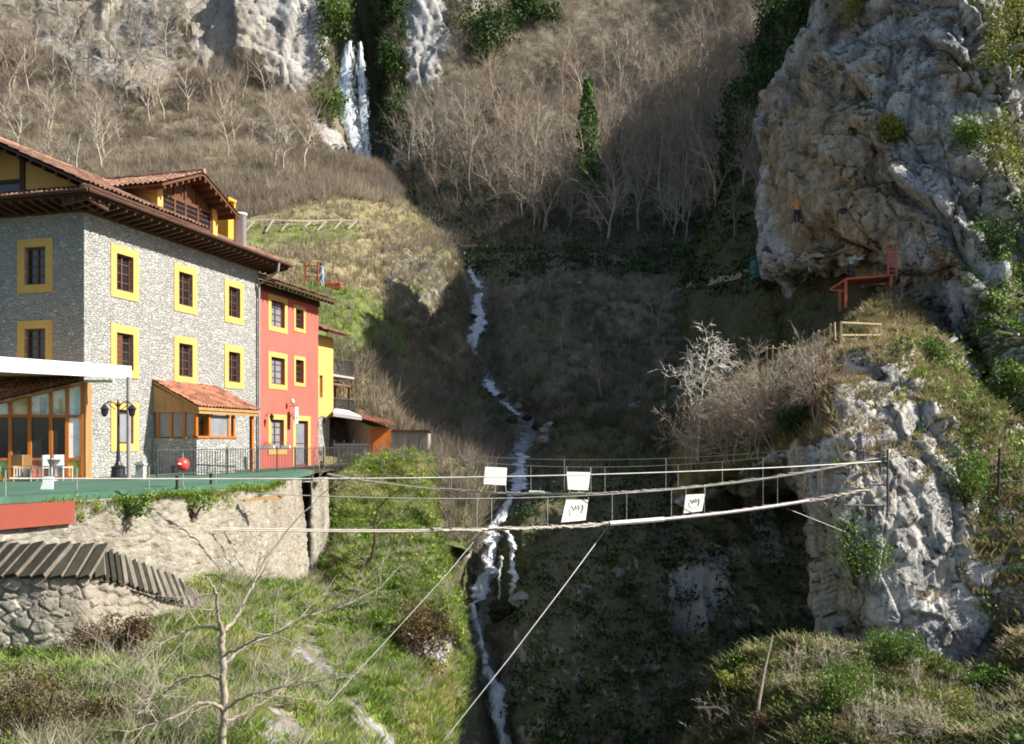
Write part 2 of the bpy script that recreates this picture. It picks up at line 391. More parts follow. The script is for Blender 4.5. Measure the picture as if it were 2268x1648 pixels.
M['water'] = watermat('white_water', .52, .42); M['fall'] = watermat('falling_water', .60, .30)
# ------------------------------------------------------------------ camera, light
cam = bpy.data.cameras.new('camera'); co_ = bpy.data.objects.new('camera', cam); COL.objects.link(co_)
co_.location = (0, 0, 0); co_.rotation_euler = (math.pi / 2, 0, 0)
cam.sensor_width = 36; cam.lens = 36 * F / 2268; cam.shift_y = (VH - 824) / 2268; cam.clip_end = 2000; cam.clip_start = .1
scene.camera = co_
SUN = Vector((1.0, -0.12, 0.0)).normalized(); EL = math.radians(38)
sd = Vector((SUN.x * math.cos(EL), SUN.y * math.cos(EL), math.sin(EL)))
sl = bpy.data.lights.new('sun', 'SUN'); sl.energy = 5.0; sl.angle = math.radians(.5); sl.color = (1, .94, .84)
so = bpy.data.objects.new('sun', sl); COL.objects.link(so); so.rotation_euler = sd.to_track_quat('Z', 'Y').to_euler()
w = bpy.data.worlds.new('World'); scene.world = w; w.use_nodes = True
bg = w.node_tree.nodes['Background']; sk = w.node_tree.nodes.new('ShaderNodeTexSky'); sk.sky_type = 'NISHITA'; sk.sun_disc = False
sk.sun_elevation = EL; sk.sun_rotation = math.atan2(SUN.x, SUN.y)
w.node_tree.links.new(sk.outputs[0], bg.inputs[0]); bg.inputs[1].default_value = .076
scene.view_settings.view_transform = 'Standard'; scene.view_settings.look = 'None'; scene.view_settings.exposure = 0.95
scene.cycles.filter_width = 1.85; scene.cycles.max_bounces = 5; scene.cycles.transparent_max_bounces = 12

# ------------------------------------------------------------------ terrain sheets
def catmull(a, n):
    """a (k,...) -> n samples, Catmull-Rom through the rows"""
    k = len(a); t = np.linspace(0, k - 1 - 1e-9, n); i = t.astype(int); f = (t - i)
    sh = (-1,) + (1,) * (a.ndim - 1); f = f.reshape(sh)
    g = lambda j: a[np.clip(j, 0, k - 1)]
    p0, p1, p2, p3 = g(i - 1), g(i), g(i + 1), g(i + 2)
    p0 = np.where((i == 0).reshape(sh), 2 * p1 - p2, p0); p3 = np.where((i + 2 > k - 1).reshape(sh), 2 * p2 - p1, p3)
    return .5 * ((2 * p1) + (-p0 + p2) * f + (2 * p0 - 5 * p1 + 4 * p2 - p3) * f**2 + (-p0 + 3 * p1 - 3 * p2 + p3) * f**3)
class Sheet:
    def __init__(s, name, grid, n, m, disp, mat, rockf, greenf, kind='structure', flip=False, world=None, warm=None, smooth=True):
        if world is None:
            g = np.array([[P(*c) for c in r] for r in grid])
            g = catmull(g, n); g = np.swapaxes(catmull(np.swapaxes(g, 0, 1), m), 0, 1)
        else: g = world; n, m = g.shape[:2]
        def normals(g):
            du = np.gradient(g, axis=1); dv = np.gradient(g, axis=0)
            N = np.cross(du, dv); N /= (np.linalg.norm(N, axis=2, keepdims=True) + 1e-9)
            view = -g; sg = np.sign(np.median((N * view).sum(2)[n // 3:, m // 4:-m // 4])); return N * sg
        N = normals(g).reshape(-1, 3); p = g.reshape(-1, 3)
        u, v = proj(p)
        d = disp(p, N, u, v)
        p = p + d if d.ndim == 2 else p + N * d[:, None]
        s.p = p; s.n_, s.m_ = n, m; s.N = normals(p.reshape(n, m, 3)).reshape(-1, 3); s.u, s.v = proj(p)
        idx = np.arange(n * m).reshape(n, m)
        f = np.stack([idx[:-1, :-1], idx[1:, :-1], idx[1:, 1:], idx[:-1, 1:]], -1).reshape(-1, 4)
        s.rock = np.clip(rockf(s.p, s.N, s.u, s.v), 0, 1); s.green = np.clip(greenf(s.p, s.N, s.u, s.v), 0, 1)
        wm = warm(s.p, s.u, s.v) if warm else np.zeros(len(s.p))
        s.o = np_mesh(name, p, f, mat, None, smooth, {'rock': s.rock, 'green': s.green, 'warm': wm})
        if kind: s.o['kind'] = kind
    def at(s, u, v, lift=0.0):
        if not hasattr(s, 'bk'):
            s.bk = {}; iu = np.floor(s.u / 24).astype(int); iv = np.floor(s.v / 24).astype(int); o = np.lexsort((iv, iu))
            key = iu[o] * 100000 + iv[o]; cut = np.flatnonzero(np.diff(key)) + 1
            for g in np.split(o, cut): s.bk[(iu[g[0]], iv[g[0]])] = g
        a, b = int(math.floor(u / 24)), int(math.floor(v / 24)); r = 1
        while True:
            c = [s.bk[(x, y)] for x in range(a-r, a+r+1) for y in range(b-r, b+r+1) if (x, y) in s.bk]
            if c: break
            r += 2
        c = np.concatenate(c); d = (s.u[c] - u)**2 + (s.v[c] - v)**2
        i = np.argsort(d)[:6]; i = i[d[i] < d[i[0]] + 60]; i = c[i]; k = i[np.argmin(s.p[i, 1])]
        return Vector(s.p[k]) + Vector((0, 0, lift))

# ---- the far hillside: cliffs, waterfall gully, wooded slope, the shaded valley side and the gorge
cu = np.array([-700, -300, 0, 350, 600, 720, 790, 860, 1000, 1150, 1350, 1550, 1750, 2000, 2300, 2800])
tab = {
 -500: [190,192,192,195,196,196,198,198,198,198,198,196,192,185,178,170],
 -200: [166,168,168,170,170,169,174,172,172,176,178,176,168,160,150,145],
    0: [148,150,150,150,150,151,158,153,154,162,164,160,150,142,134,130],
  100: [140,143,144,146,147,148,155,150,150,154,156,152,142,134,127,122],
  200: [132,134,136,139,143,146,152,146,144,147,148,144,134,126,120,115],
  300: [122,124,126,128,133,139,147,141,136,138,139,135,125,118,112,108],
  380: [114,116,118,120,126,133,142,136,129,129,130,127,118,111,106,102],
  450: [108,110,111,114,120,127,134,131,124,120,121,118,111,105,100,97],
  560: [100,101,102,105,112,118,122,120,108,105,105,103,97,92,90,88],
  650: [96,96,96,98,104,108,110,108,97,93,92,90,86,83,81,80],
  760: [92,92,92,92,96,98,98,96,86,81,80,78,76,74,73,72],
  860: [88,88,88,88,90,90,88,86,76,71,70,69,67,66,65,65],
  960: [84,84,84,84,84,82,78,74,67,63,62,60,58,58,57,57],
 1020: [80,80,80,80,80,76,72,68,61,57.5,57,56,54,53,53,53],
 1100: [74,74,74,74,74,70,66,62,55,52,51,50,49,49,49,49],
 1200: [66,66,66,66,66,62,58,54,50,48,47.5,47,46.5,46,46,46],
 1350: [58,58,58,58,58,54,50,47.5,46,44.8,44.5,44.3,44.2,44,44,44],
 1500: [50,50,50,50,50,48,45,43.5,43,42.6,42.3,42.2,42,42,42,42],
 1700: [44,44,44,44,44,43,42,41,40.5,40,39.8,39.6,39.5,39.5,39.5,39.5],
 2000: [36]*16 }
kv = np.array(sorted(tab)); T = np.array([tab[k] for k in kv], float)
nv, nu = 620, 800
uu = np.linspace(-700, 2800, nu); vv = np.interp(np.linspace(0, 1, nv), [0, .12, .92, 1], [-500, -120, 1680, 2000])
tmp = np.array([np.interp(uu, cu, r) for r in T]); D = np.array([np.interp(vv, kv, tmp[:, j]) for j in range(nu)]).T
def blur(a, r, ax):
    k = np.exp(-np.linspace(-2, 2, 2 * r + 1)**2); k /= k.sum()
    pad = [(0, 0), (0, 0)]; pad[ax] = (r, r); b = np.pad(a, pad, 'edge')
    return sum(k[i] * np.take(b, np.arange(a.shape[ax]) + i, ax) for i in range(2 * r + 1))
D = blur(blur(D, 14, 0), 10, 1)
UU, VV = np.meshgrid(uu, vv)
stream_pts = np.array([(1010, 430), (1030, 520), (1042, 590), (1062, 645), (1052, 720), (1038, 800), (1085, 850), (1118, 890), (1160, 920), (1178, 955), (1150, 1010), (1150, 1090), (1108, 1140), (1085, 1185), (1072, 1330), (1062, 1400), (1092, 1500), (1110, 1640), (1125, 1800), (1130, 2000)], float)
sc_u = np.interp(vv, stream_pts[:, 1], stream_pts[:, 0])[:, None]
gate = sstep(400, 560, VV)
D = D + gate * (5.5 * np.exp(-((UU - sc_u) / 95)**2) + 1.2 * np.exp(-((UU - sc_u) / 30)**2)) * np.interp(VV, [500, 950, 1100], [1, .7, .55])
# waterfall gully: a deep slot right of and above the fall
slot_u = np.interp(VV, [-500, 0, 90, 370, 420], [795, 800, 822, 846, 852])
D = D + 10 * np.exp(-((UU - slot_u) / 24)**4) * (1 - sstep(360, 430, VV))
D = D + .5 * np.exp(-((UU - np.interp(VV, [90, 370], [785, 800])) / 34)**4) * (1 - sstep(350, 420, VV)) * sstep(80, 100, VV)
cliffL = [(395, -120), (410, 60), (430, 150), (500, 165), (560, 130), (600, 190), (640, 215), (690, 200), (725, 160), (722, 60), (700, -120)]
cliffM = [(885, -120), (890, 60), (895, 180), (960, 215), (975, 150), (1000, 90), (985, 20), (1060, 10), (1100, -120)]
cliffF = [(-700, -200), (-700, 60), (20, 90), (120, 110), (180, 190), (330, 215), (400, 190), (405, 60), (395, -200)]
rocksmall = [[(610, 280), (640, 275), (650, 320), (620, 330)], [(690, 262), (760, 300), (770, 345), (720, 330)], [(845, 300), (930, 290), (940, 350), (870, 380), (840, 350)], [(1480, 1270), (1600, 1200), (1620, 1300), (1560, 1410), (1490, 1400)], [(1640, 1010), (1690, 1040), (1740, 1240), (1690, 1250), (1650, 1120)]]
WA = np.stack([(UU - UC) / F * D, D, (VH - VV) / F * D], -1)
def soft(u, v, poly, p, amp=16, s=.12):
    q = np.stack([u * .03, v * .03, u * 0], 1)
    return inpoly(u + amp * fbm(q, 1, 4, 3) * 2, v + amp * fbm(q, 1, 4, 5) * 2, poly).astype(float)
def dispA(p, N, u, v):
    cl = np.maximum.reduce([soft(u, v, cliffL, p), soft(u, v, cliffM, p), .6 * soft(u, v, cliffF, p)] + [.5 * soft(u, v, r, p, 8) for r in rocksmall])
    q = p * np.array([1, 1, .22])
    rib = ridged(q, .16, 4, 2); rough = fbm(p, .35, 5, 4)
    k = np.clip(p[:, 1] / 120, .3, 1)
    d = cl * (facets(p * np.array([1, 1, .22]), .10, 1, 3.0, 1.4, .25) + facets(p * np.array([1, 1, .2]), .3, 2, .9, .6, .1) + facets(p * np.array([1, 1, .4]), .8, 3, .25, .25) + rib * .8) * k + (1 - cl) * (fbm(p, .07, 5, 1) * 2.2 + fbm(p, .5, 4, 6) * .5) * k
    lower = sstep(1040, 1180, v) * (np.abs(u - 1100) > 55)
    d = d + lower * (ridged(p * np.array([1, 1, .4]), .35, 4, 9) * .9)
    calm = np.exp(-((u - np.interp(v, stream_pts[:, 1], stream_pts[:, 0])) / 45)**2) * sstep(450, 560, v)
    mid_ = sstep(545, 620, v) * (1 - sstep(1000, 1060, v)) * sstep(1060, 1130, u)
    dg = np.stack([p[:, 0] * .8 - p[:, 2] * .6, p[:, 1] * .5, (p[:, 0] * .6 + p[:, 2] * .8) * .35], 1)
    d = d + mid_ * (ridged(dg, .16, 4, 12) * 1.1 + fbm(p, .45, 4, 13) * .7)
    return d * (1 - .85 * calm)
def rockA(p, N, u, v):
    r = np.maximum.reduce([soft(u, v, cliffL, p) * .66, soft(u, v, cliffM, p) * .68, soft(u, v, cliffF, p) * .50] + [soft(u, v, q, p, 8) * .62 for q in rocksmall])
    r = np.maximum(r, .5 * (N[:, 2] < .3) * sstep(1120, 1200, v))
    near = np.exp(-((u - np.interp(v, stream_pts[:, 1], stream_pts[:, 0])) / 38)**2) * sstep(540, 600, v)
    return np.maximum(np.maximum(r, near * .62), .06 + 0 * r)
def greenA(p, N, u, v):
    g = .25 + .35 * fbm(p, .05, 3, 9)
    g = np.where((u > 700) & (u < 900) & (v < 260), .75, g)
    g = np.where((v > 560) & (v < 1010) & (u > 1050), .35 + .9 * fbm(np.stack([p[:, 0] * .8 - p[:, 2] * .6, p[:, 1] * .4, (p[:, 0] * .6 + p[:, 2] * .8) * .3], 1), .12, 4, 5) + .25 * sstep(850, 960, v), g)
    g = np.where(v > 1015, .5 + .6 * fbm(p, .25, 3, 4), g)
    return np.where((u < 700) & (v < 500), .12 + .4 * fbm(p, .08, 3, 2), g)
far = Sheet('hillside', None, nv, nu, dispA, M['far'], rockA, greenA, world=WA)

# ---- sunny hill behind the hotel
gB = [
 [(-500,300,118),(0,330,112),(300,330,112),(600,330,117),(740,350,124),(820,372,132),(835,385,140),(832,400,150)],
 [(-500,380,100),(0,400,98),(300,400,98),(600,400,102),(760,410,110),(865,425,120),(885,440,128),(880,455,140)],
 [(-500,470,84),(0,480,83),(300,480,83),(600,485,86),(780,490,93),(925,495,106),(948,510,114),(945,530,126)],
 [(-500,560,72),(0,565,71),(300,565,71),(600,570,72),(790,575,79),(975,560,95),(1003,572,103),(1002,590,114)],
 [(-500,650,62),(0,655,61),(300,655,61),(600,655,63),(780,655,68),(950,650,84),(1018,655,95),(1022,670,105)],
 [(-500,750,55),(0,755,55),(300,755,55),(600,755,57),(780,755,61),(930,760,74),(1030,780,86),(1034,795,96)],
 [(-500,850,50),(0,850,50),(300,850,50.5),(600,850,53),(780,855,57),(930,860,65),(1058,880,76),(1066,892,86)],
 [(-500,930,47.5),(0,930,47.5),(300,930,48),(600,935,51),(780,940,54.5),(930,950,59),(1085,960,66),(1098,970,76)],
 [(-500,990,46.5),(0,990,46.5),(300,990,47),(600,995,50),(780,1000,53),(930,1005,55.5),(1080,1015,58),(1100,1025,66)],
 [(-500,1040,44),(0,1040,44),(300,1040,45),(600,1040,48),(780,1040,50.5),(930,1050,51),(1060,1080,51),(1085,1090,58)],
 [(-500,1200,42),(0,1200,42),(300,1200,43),(600,1200,45),(780,1200,47),(930,1210,47.5),(1030,1220,47.5),(1050,1230,54)]]
lowrock = [(845, 560), (900, 540), (985, 570), (1005, 680), (1010, 790), (960, 760), (900, 690), (860, 640)]
meadow = [(560, 640), (690, 632), (800, 640), (860, 690), (905, 730), (890, 790), (700, 800), (540, 780)]
terr2 = [(300, 486), (540, 498), (790, 500), (800, 530), (560, 545), (300, 540)]
def dispB(p, N, u, v):
    edge = sstep(800, 950, u)
    flat = inpoly(u, v, [(640, 600), (800, 600), (800, 660), (640, 660)])
    d = fbm(p, .12, 4, 3) * 1.1 * (1 - .7 * flat) + fbm(p, .6, 4, 5) * .28
    return d + edge * soft(u, v, lowrock, p) * (ridged(p * np.array([1, 1, .3]), .35, 4, 4) * .9 + fbm(p, .8, 4, 2) * .4) - 1.6 * sstep(985, 1010, v) * 0
def rockB(p, N, u, v): return np.maximum(soft(u, v, lowrock, p, 14) * .46, .04)
def greenB(p, N, u, v):
    g = .18 + .35 * fbm(p, .1, 3, 8)
    g = np.where(inpoly(u, v, meadow), .95, g); g = np.where(inpoly(u, v, terr2), .7, g)
    g = np.where((u > 900) & (v < 700), .45 + .3 * fbm(p, .2, 3, 8), g)
    return np.where((u > 1000) & (v > 880), .9, g)
hill = Sheet('hill', gB, 320, 300, dispB, M['hill'], rockB, greenB)

# ---- dark wooded mountain flank behind the great rock; it runs on far to the right of the picture
prof = [ # Y, three (u, v) points up the left side, unseen crest (X, Z) shaped to throw the valley shadow
 (136, (1800,-90), (1830,-120), (1850,-150), (47, 70)), (127, (1765,-40), (1790,-60), (1805,-75), (45, 64)), (119, (1736,0), (1752,-10), (1770,-25), (43, 59.5)), (112, (1662,182), (1690,110), (1715,50), (42, 58.5)),
 (104, (1636,300), (1665,240), (1700,170), (42, 57)), (95, (1590,450), (1640,340), (1690,250), (41, 53.5)), (87, (1545,570), (1640,440), (1720,320), (40.5, 50.5)), (78, (1520,690), (1650,560), (1750,430), (40, 47)),
 (70, (1540,770), (1680,650), (1770,540), (40, 45)), (63, (1590,850), (1700,750), (1790,660), (39, 38)), (60, (1600,900), (1700,840), (1790,780), (39, 20))]
wM = []
for Y, a_, b_, c_, (cx, cz) in prof:
    A1, B1, C1 = P(*a_, Y), P(*b_, Y), P(*c_, Y)
    wM.append([A1 + np.array([-3, 3, -16]), A1 + np.array([-.6, 0, -3]), A1, B1, C1, np.array([cx-6, Y, cz-3.5]), np.array([cx, Y, cz]), np.array([cx+8, Y, cz-2]), np.array([cx+26, Y+2, cz-12]), np.array([cx+80, Y+6, cz-20])])
wM = np.array(wM); wM = catmull(wM, 240); wM = np.swapaxes(catmull(np.swapaxes(wM, 0, 1), 240), 0, 1)
def dispM(p, N, u, v): return fbm(p, .10, 5, 2) * 1.6 + fbm(p, .5, 4, 5) * .7
flank = Sheet('mountain', None, 240, 240, dispM, M['far'], lambda p, N, u, v: .12 + 0 * u, lambda p, N, u, v: .75 + .4 * fbm(p, .1, 3, 1), world=wM)

# ---- the great overhanging rock, upper right
def rowD(v, us): return [(u, v + dv, y) for (u, y, dv) in us]
gD = [
 rowD(-235,[(1945,74,60),(1905,70,30),(1960,62.5,0),(2060,59,0),(2140,57.5,0),(2270,62,40),(2480,70,120),(2800,80,220)]),
 rowD(-140,[(1900,75,50),(1868,68.5,0),(1945,61,0),(2055,57,0),(2140,55,0),(2262,59.5,0),(2470,68,60),(2800,78,140)]),
 rowD(0,  [(1866,74,30),(1838,67,0),(1930,60,0),(2050,56,0),(2150,54,0),(2255,57.5,0),(2460,66,0),(2800,82,0)]),
 rowD(90, [(1825,74,20),(1795,66.5,0),(1900,59.5,0),(2030,55.5,0),(2155,53.5,0),(2252,57,0),(2460,65,0),(2800,80,0)]),
 rowD(180,[(1780,73.5,10),(1752,66,0),(1870,59,0),(2020,55,0),(2160,52.7,0),(2250,56,0),(2460,64,0),(2800,78,0)]),
 rowD(300,[(1732,73,0),(1703,65,0),(1830,58,0),(2000,54.5,0),(2150,52,0),(2250,55,0),(2460,62,0),(2800,76,0)]),
 rowD(430,[(1727,72.5,0),(1697,64.5,0),(1820,57.5,0),(1980,54,0),(2135,51,0),(2250,53.5,0),(2460,60,0),(2800,74,0)]),
 rowD(530,[(1722,72,0),(1692,64,0),(1810,57.3,0),(1980,53.7,0),(2130,50.2,0),(2250,52,0),(2460,58,0),(2800,72,0)]),
 rowD(590,[(1730,72,0),(1702,64,0),(1800,58.2,0),(1985,54.5,0),(2140,49.6,0),(2250,50.6,0),(2460,57,0),(2800,70,0)]),
 rowD(625,[(1775,73,0),(1750,66,-10),(1850,63,-14),(1985,58,0),(2150,49,0),(2250,49.5,0),(2460,55,0),(2800,68,0)]),
 rowD(700,[(1790,73,0),(1770,67,0),(1860,64,0),(2010,59,0),(2165,49.5,0),(2250,48,0),(2460,53,0),(2800,66,0)]),
 rowD(790,[(1810,80,0),(1790,68,0),(1880,64,0),(2040,59,0),(2175,51,0),(2262,46.8,0),(2460,51,0),(2800,64,0)]),
 rowD(900,[(1830,80,0),(1810,68,0),(1900,63,0),(2060,57,0),(2195,49.5,0),(2275,45.5,0),(2460,49,0),(2800,62,0)]),
 rowD(1050,[(1850,80,0),(1830,68,0),(1920,61,0),(2080,54,0),(2215,46,0),(2290,43.5,0),(2460,46.5,0),(2800,60,0)]),
 rowD(1250,[(1870,80,0),(1850,68,0),(1940,58,0),(2100,50,0),(2230,43,0),(2300,40.5,0),(2460,43,0),(2800,56,0)])]
crackL = [(1990, 420), (2060, 470), (2130, 545), (2200, 640)]
def segd(u, v, pts):
    d = np.full(u.shape, 1e9)
    for (a, b), (c, e) in zip(pts[:-1], pts[1:]):
        L = (c-a)**2 + (e-b)**2; t = np.clip(((u-a)*(c-a) + (v-b)*(e-b)) / L, 0, 1)
        d = np.minimum(d, np.hypot(u - a - t*(c-a), v - b - t*(e-b)))
    return d
def dispD(p, N, u, v):
    R = np.array([[.9, 0, .35], [0, 1, 0], [-.35, 0, .9]]); q = p @ R * np.array([1, 1, .45])
    ca, sa = math.cos(.9), math.sin(.9)   # bedding dips down to the right
    bd = np.stack([p[:, 0] * ca - p[:, 2] * sa, p[:, 1], p[:, 0] * sa + p[:, 2] * ca], 1)
    d = facets(bd * np.array([.45, .6, 1.0]), .20, 1, 2.2, 1.5, .5) + facets(bd * np.array([.5, .8, 1.0]), .55, 2, .8, .7, .35) + facets(p, 1.5, 3, .16, .2, .12) + fbm(p, .12, 3, 2) * 1.2 + fbm(p, 1.4, 3, 2) * .12
    fl = inpoly(u, v, [(1690, 330), (1850, 360), (1930, 480), (1900, 620), (1690, 620)]).astype(float)
    d = d * (1 - .35 * fl) + fl * ridged(p * np.array([1, 1, .2]), .7, 3, 6) * .45
    d = d - 1.9 * np.exp(-(segd(u, v, crackL) / 16)**2) + 1.0 * np.exp(-(segd(u, v + 26, crackL) / 26)**2)
    rockhole = np.exp(-(((u - 1830) / 36)**2 + ((v - 520) / 30)**2)) * 2.2
    calm = np.exp(-(((u - 1930) / 90)**2 + ((v - 640) / 50)**2)); return (d - rockhole) * (1 - .7 * calm)
bandG = [(2150, -200), (2185, 60), (2170, 200), (2190, 330), (2200, 480), (2215, 560), (2300, 600), (2900, 600), (2900, -300)]
lowG = [(2150, 690), (2240, 600), (2300, 560), (2900, 560), (2900, 1300), (2100, 1300), (2120, 900)]
def rockD(p, N, u, v):
    r = .86 - .5 * np.clip(N[:, 2] - .35, 0, 1) * 2
    r = r - .55 * soft(u, v, bandG, p, 20) * (.5 + fbm(p, .35, 3, 3)) - .35 * soft(u, v, lowG, p, 20)
    return r
warmP = [[(1690, 200), (1800, 130), (1900, 160), (1960, 300), (1960, 420), (1990, 560), (1900, 600), (1740, 560), (1690, 420)], [(1940, 400), (2000, 430), (2150, 600), (2130, 640), (2020, 520)], [(2080, 120), (2150, 130), (2150, 210), (2090, 190)]]
def warmD(p, u, v):
    r = np.maximum.reduce([soft(u, v, w_, p, 24) for w_ in warmP]) * .95 + .35 * fbm(p, .25, 3, 7); return np.clip(r, 0, 1)
great = Sheet('great_rock', gD, 420, 380, dispD, M['cliff'], rockD, lambda p, N, u, v: .55 + .4 * fbm(p, .2, 3, 4), kind=None, warm=warmD)
tag(great.o, 'huge grey limestone cliff overhanging a dark hollow beside the red platform', 'cliff')

# ---- the lower crag that carries the end of the rope bridges
gF = [
 [(1500,1060,60),(1570,950,59),(1660,880,59),(1760,830,58),(1860,790,58),(1900,745,59),(1960,705,60),(2020,720,59),(2090,790,56),(2150,860,54),(2230,960,51),(2340,1040,50),(2560,1120,50)],
 [(1490,1015,52),(1560,905,51),(1660,832,51),(1760,786,50),(1860,736,50.5),(1900,692,51.5),(1960,652,52.5),(2015,678,51.5),(2090,748,48.5),(2150,822,46.5),(2230,922,43.5),(2330,1000,42.5),(2560,1080,43)],
 [(1500,1060,47.5),(1580,970,46.5),(1680,905,45.5),(1780,850,44.5),(1850,800,43.5),(1910,765,44.5),(1965,735,46.5),(2030,760,45.5),(2105,830,43.5),(2165,905,41.5),(2240,985,40.2),(2330,1060,39.5),(2560,1130,40)],
 [(1530,1110,45.5),(1610,1040,44),(1710,985,42.6),(1795,930,41),(1850,880,39.6),(1910,880,39),(1970,860,39.6),(2040,870,40.2),(2115,930,39.6),(2185,1000,38.6),(2255,1070,38),(2340,1130,37.6),(2560,1190,38)],
 [(1840,1120,51),(1815,1090,47),(1796,1070,42.5),(1784,1055,39.2),(1840,1030,37.2),(1910,1020,36.8),(1975,1010,36.8),(2045,1025,37.2),(2125,1070,37.5),(2195,1120,37.2),(2265,1170,36.6),(2350,1220,36),(2560,1270,36.5)],
 [(1856,1230,51),(1832,1200,47),(1812,1190,42.5),(1800,1180,38.5),(1848,1165,36.2),(1908,1165,35.7),(1985,1168,35.4),(2062,1178,36),(2135,1200,36.3),(2205,1240,36),(2275,1280,35.5),(2360,1310,35),(2560,1340,35)],
 [(1898,1350,51),(1874,1330,47),(1854,1320,42),(1842,1315,38.4),(1884,1310,36.1),(1928,1310,35.3),(2005,1318,35),(2085,1330,35.3),(2155,1350,35.4),(2220,1375,35),(2290,1400,34.5),(2370,1420,34),(2560,1440,34)],
 [(1926,1450,51),(1904,1430,47),(1886,1422,42),(1874,1418,38.5),(1918,1425,36.2),(1958,1440,35.3),(2028,1470,34.9),(2098,1500,34.7),(2168,1492,34.7),(2230,1490,34.3),(2300,1490,34),(2380,1500,33.5),(2560,1510,33)],
 [(1950,1630,51),(1928,1600,47),(1910,1600,42),(1896,1600,39),(1930,1600,37),(1965,1600,36),(2035,1620,35.3),(2100,1640,35),(2170,1640,35),(2235,1640,34.5),(2300,1640,34),(2380,1640,33.5),(2560,1640,33)]]
slopeG = [(2010, 640), (1880, 690), (1860, 770), (1990, 790), (2040, 900), (2120, 1010), (2150, 1120), (2120, 1260), (2200, 1380), (2230, 1560), (2600, 1560), (2600, 900), (2200, 860)]
scrubG = [(1440, 1100), (1470, 860), (1700, 760), (1900, 640), (1880, 780), (1840, 850), (1850, 960), (1700, 1010), (1560, 1100)]
def dispF(p, N, u, v):
    q = p * np.array([1, 1, .7])
    soilm = np.maximum(soft(u, v, slopeG, p, 22), soft(u, v, scrubG, p, 14))
    rk = facets(q * np.array([1, 1, .75]), .26, 5, 1.15, .7, .15) + facets(q * np.array([1, 1, .7]), .6, 6, .25, .3, .06) + facets(p, 1.7, 8, .10, .12, .02) + ridged(p * np.array([1, 1, .5]), .9, 4, 5) * .14 + fbm(p, .25, 3, 3) * .7 + fbm(p, 2.2, 3, 7) * .07
    d = rk * (1 - .6 * soilm) + soilm * fbm(p, .5, 4, 5) * .3
    return d * (.25 + .75 * sstep(690, 800, v))
def rockF(p, N, u, v):
    s1 = soft(u, v, slopeG, p, 26); s2 = soft(u, v, scrubG, p, 16)
    return np.clip(.90 - .48 * np.clip(N[:, 2] - .38, 0, 1) * 2 - .31 * s1 - .9 * s2, .05, 1)
crag = Sheet('crag', gF, 420, 420, dispF, M['crag'], rockF, lambda p, N, u, v: .4 + .5 * fbm(p, .3, 3, 4), kind=None)
tag(crag.o, 'pale limestone crag with grassy top that anchors the rope bridges', 'crag')

# ---- bushy foreground bank, lower right
gG = [
 [(1440,1800,36),(1540,1700,38),(1640,1560,39),(1720,1500,39),(1850,1480,39),(2000,1510,38.5),(2100,1560,38),(2200,1540,38),(2320,1470,38),(2600,1440,38)],
 [(1470,1760,32),(1530,1655,33),(1605,1500,34),(1700,1440,34.3),(1850,1425,34.3),(2000,1450,33.8),(2095,1510,33.3),(2190,1490,33),(2310,1410,33),(2600,1380,33)],
 [(1500,1790,30),(1560,1690,30.5),(1650,1560,31.5),(1730,1500,31.5),(1860,1490,31.3),(2000,1510,31),(2100,1550,30.5),(2200,1545,30),(2320,1490,30),(2600,1460,30)],
 [(1540,1800,28.5),(1610,1720,28.5),(1690,1620,28.8),(1770,1570,28.6),(1880,1560,28.2),(2010,1580,27.8),(2110,1610,27.5),(2210,1610,27),(2330,1580,26.5),(2600,1560,26.5)],
 [(1560,1850,26),(1640,1780,26),(1730,1700,26),(1800,1660,25.6),(1900,1650,25.3),(2020,1660,25),(2120,1680,24.6),(2220,1680,24.2),(2340,1670,23.5),(2600,1660,23)],
 [(1560,2000,23.5),(1660,1950,23.5),(1760,1880,23),(1830,1860,22.6),(1920,1850,22.3),(2030,1850,22),(2130,1860,21.5),(2230,1860,21),(2350,1860,20.5),(2600,1860,20)]]
def dispG(p, N, u, v): return fbm(p, .35, 4, 3) * .9 + fbm(p, 1.4, 4, 5) * .25
bankR = Sheet('bushy_bank', gG, 200, 260, dispG, M['bank'], lambda p, N, u, v: .27 + .4 * fbm(p, .5, 3, 2), lambda p, N, u, v: .35 + .6 * fbm(p, .25, 3, 4))

# ---- foreground bank, lower left
gC = [
 [(-250,1440,21),(100,1400,21),(300,1370,22),(450,1290,26),(560,1260,32),(690,1240,39),(750,1030,46.5),(830,1008,48),(925,1004,48.5),(975,1030,56)],
 [(-250,1440,17.4),(100,1435,17.4),(300,1405,18.8),(450,1345,22.5),(570,1300,28.5),(715,1285,35.5),(765,1130,41),(850,1095,43.2),(945,1090,44.5),(972,1110,52)],
 [(-250,1520,15),(100,1520,15),(300,1480,16.5),(450,1430,19),(580,1390,24),(730,1370,30),(800,1260,35),(880,1215,37.8),(962,1190,40.5),(985,1210,48)],
 [(-250,1600,13.5),(100,1600,13.5),(300,1580,14.5),(450,1530,16.5),(600,1490,20),(740,1450,25),(830,1380,29.5),(920,1335,33),(995,1320,36),(1015,1340,44)],
 [(-250,1700,12),(100,1700,12),(300,1680,13),(450,1640,14.5),(620,1600,17),(760,1560,21),(860,1500,25.5),(945,1465,29),(1012,1480,32),(1028,1500,40)],
 [(-250,1850,10.5),(100,1850,10.5),(300,1840,11),(450,1800,12),(640,1780,14),(780,1740,17),(880,1660,22),(955,1620,26),(985,1640,29),(1002,1655,38)],
 [(-250,2100,9),(100,2100,9),(300,2080,9.5),(450,2050,10),(640,2020,11),(780,1980,13),(880,1900,17),(950,1860,21),(980,1880,24),(1000,1900,33)]]
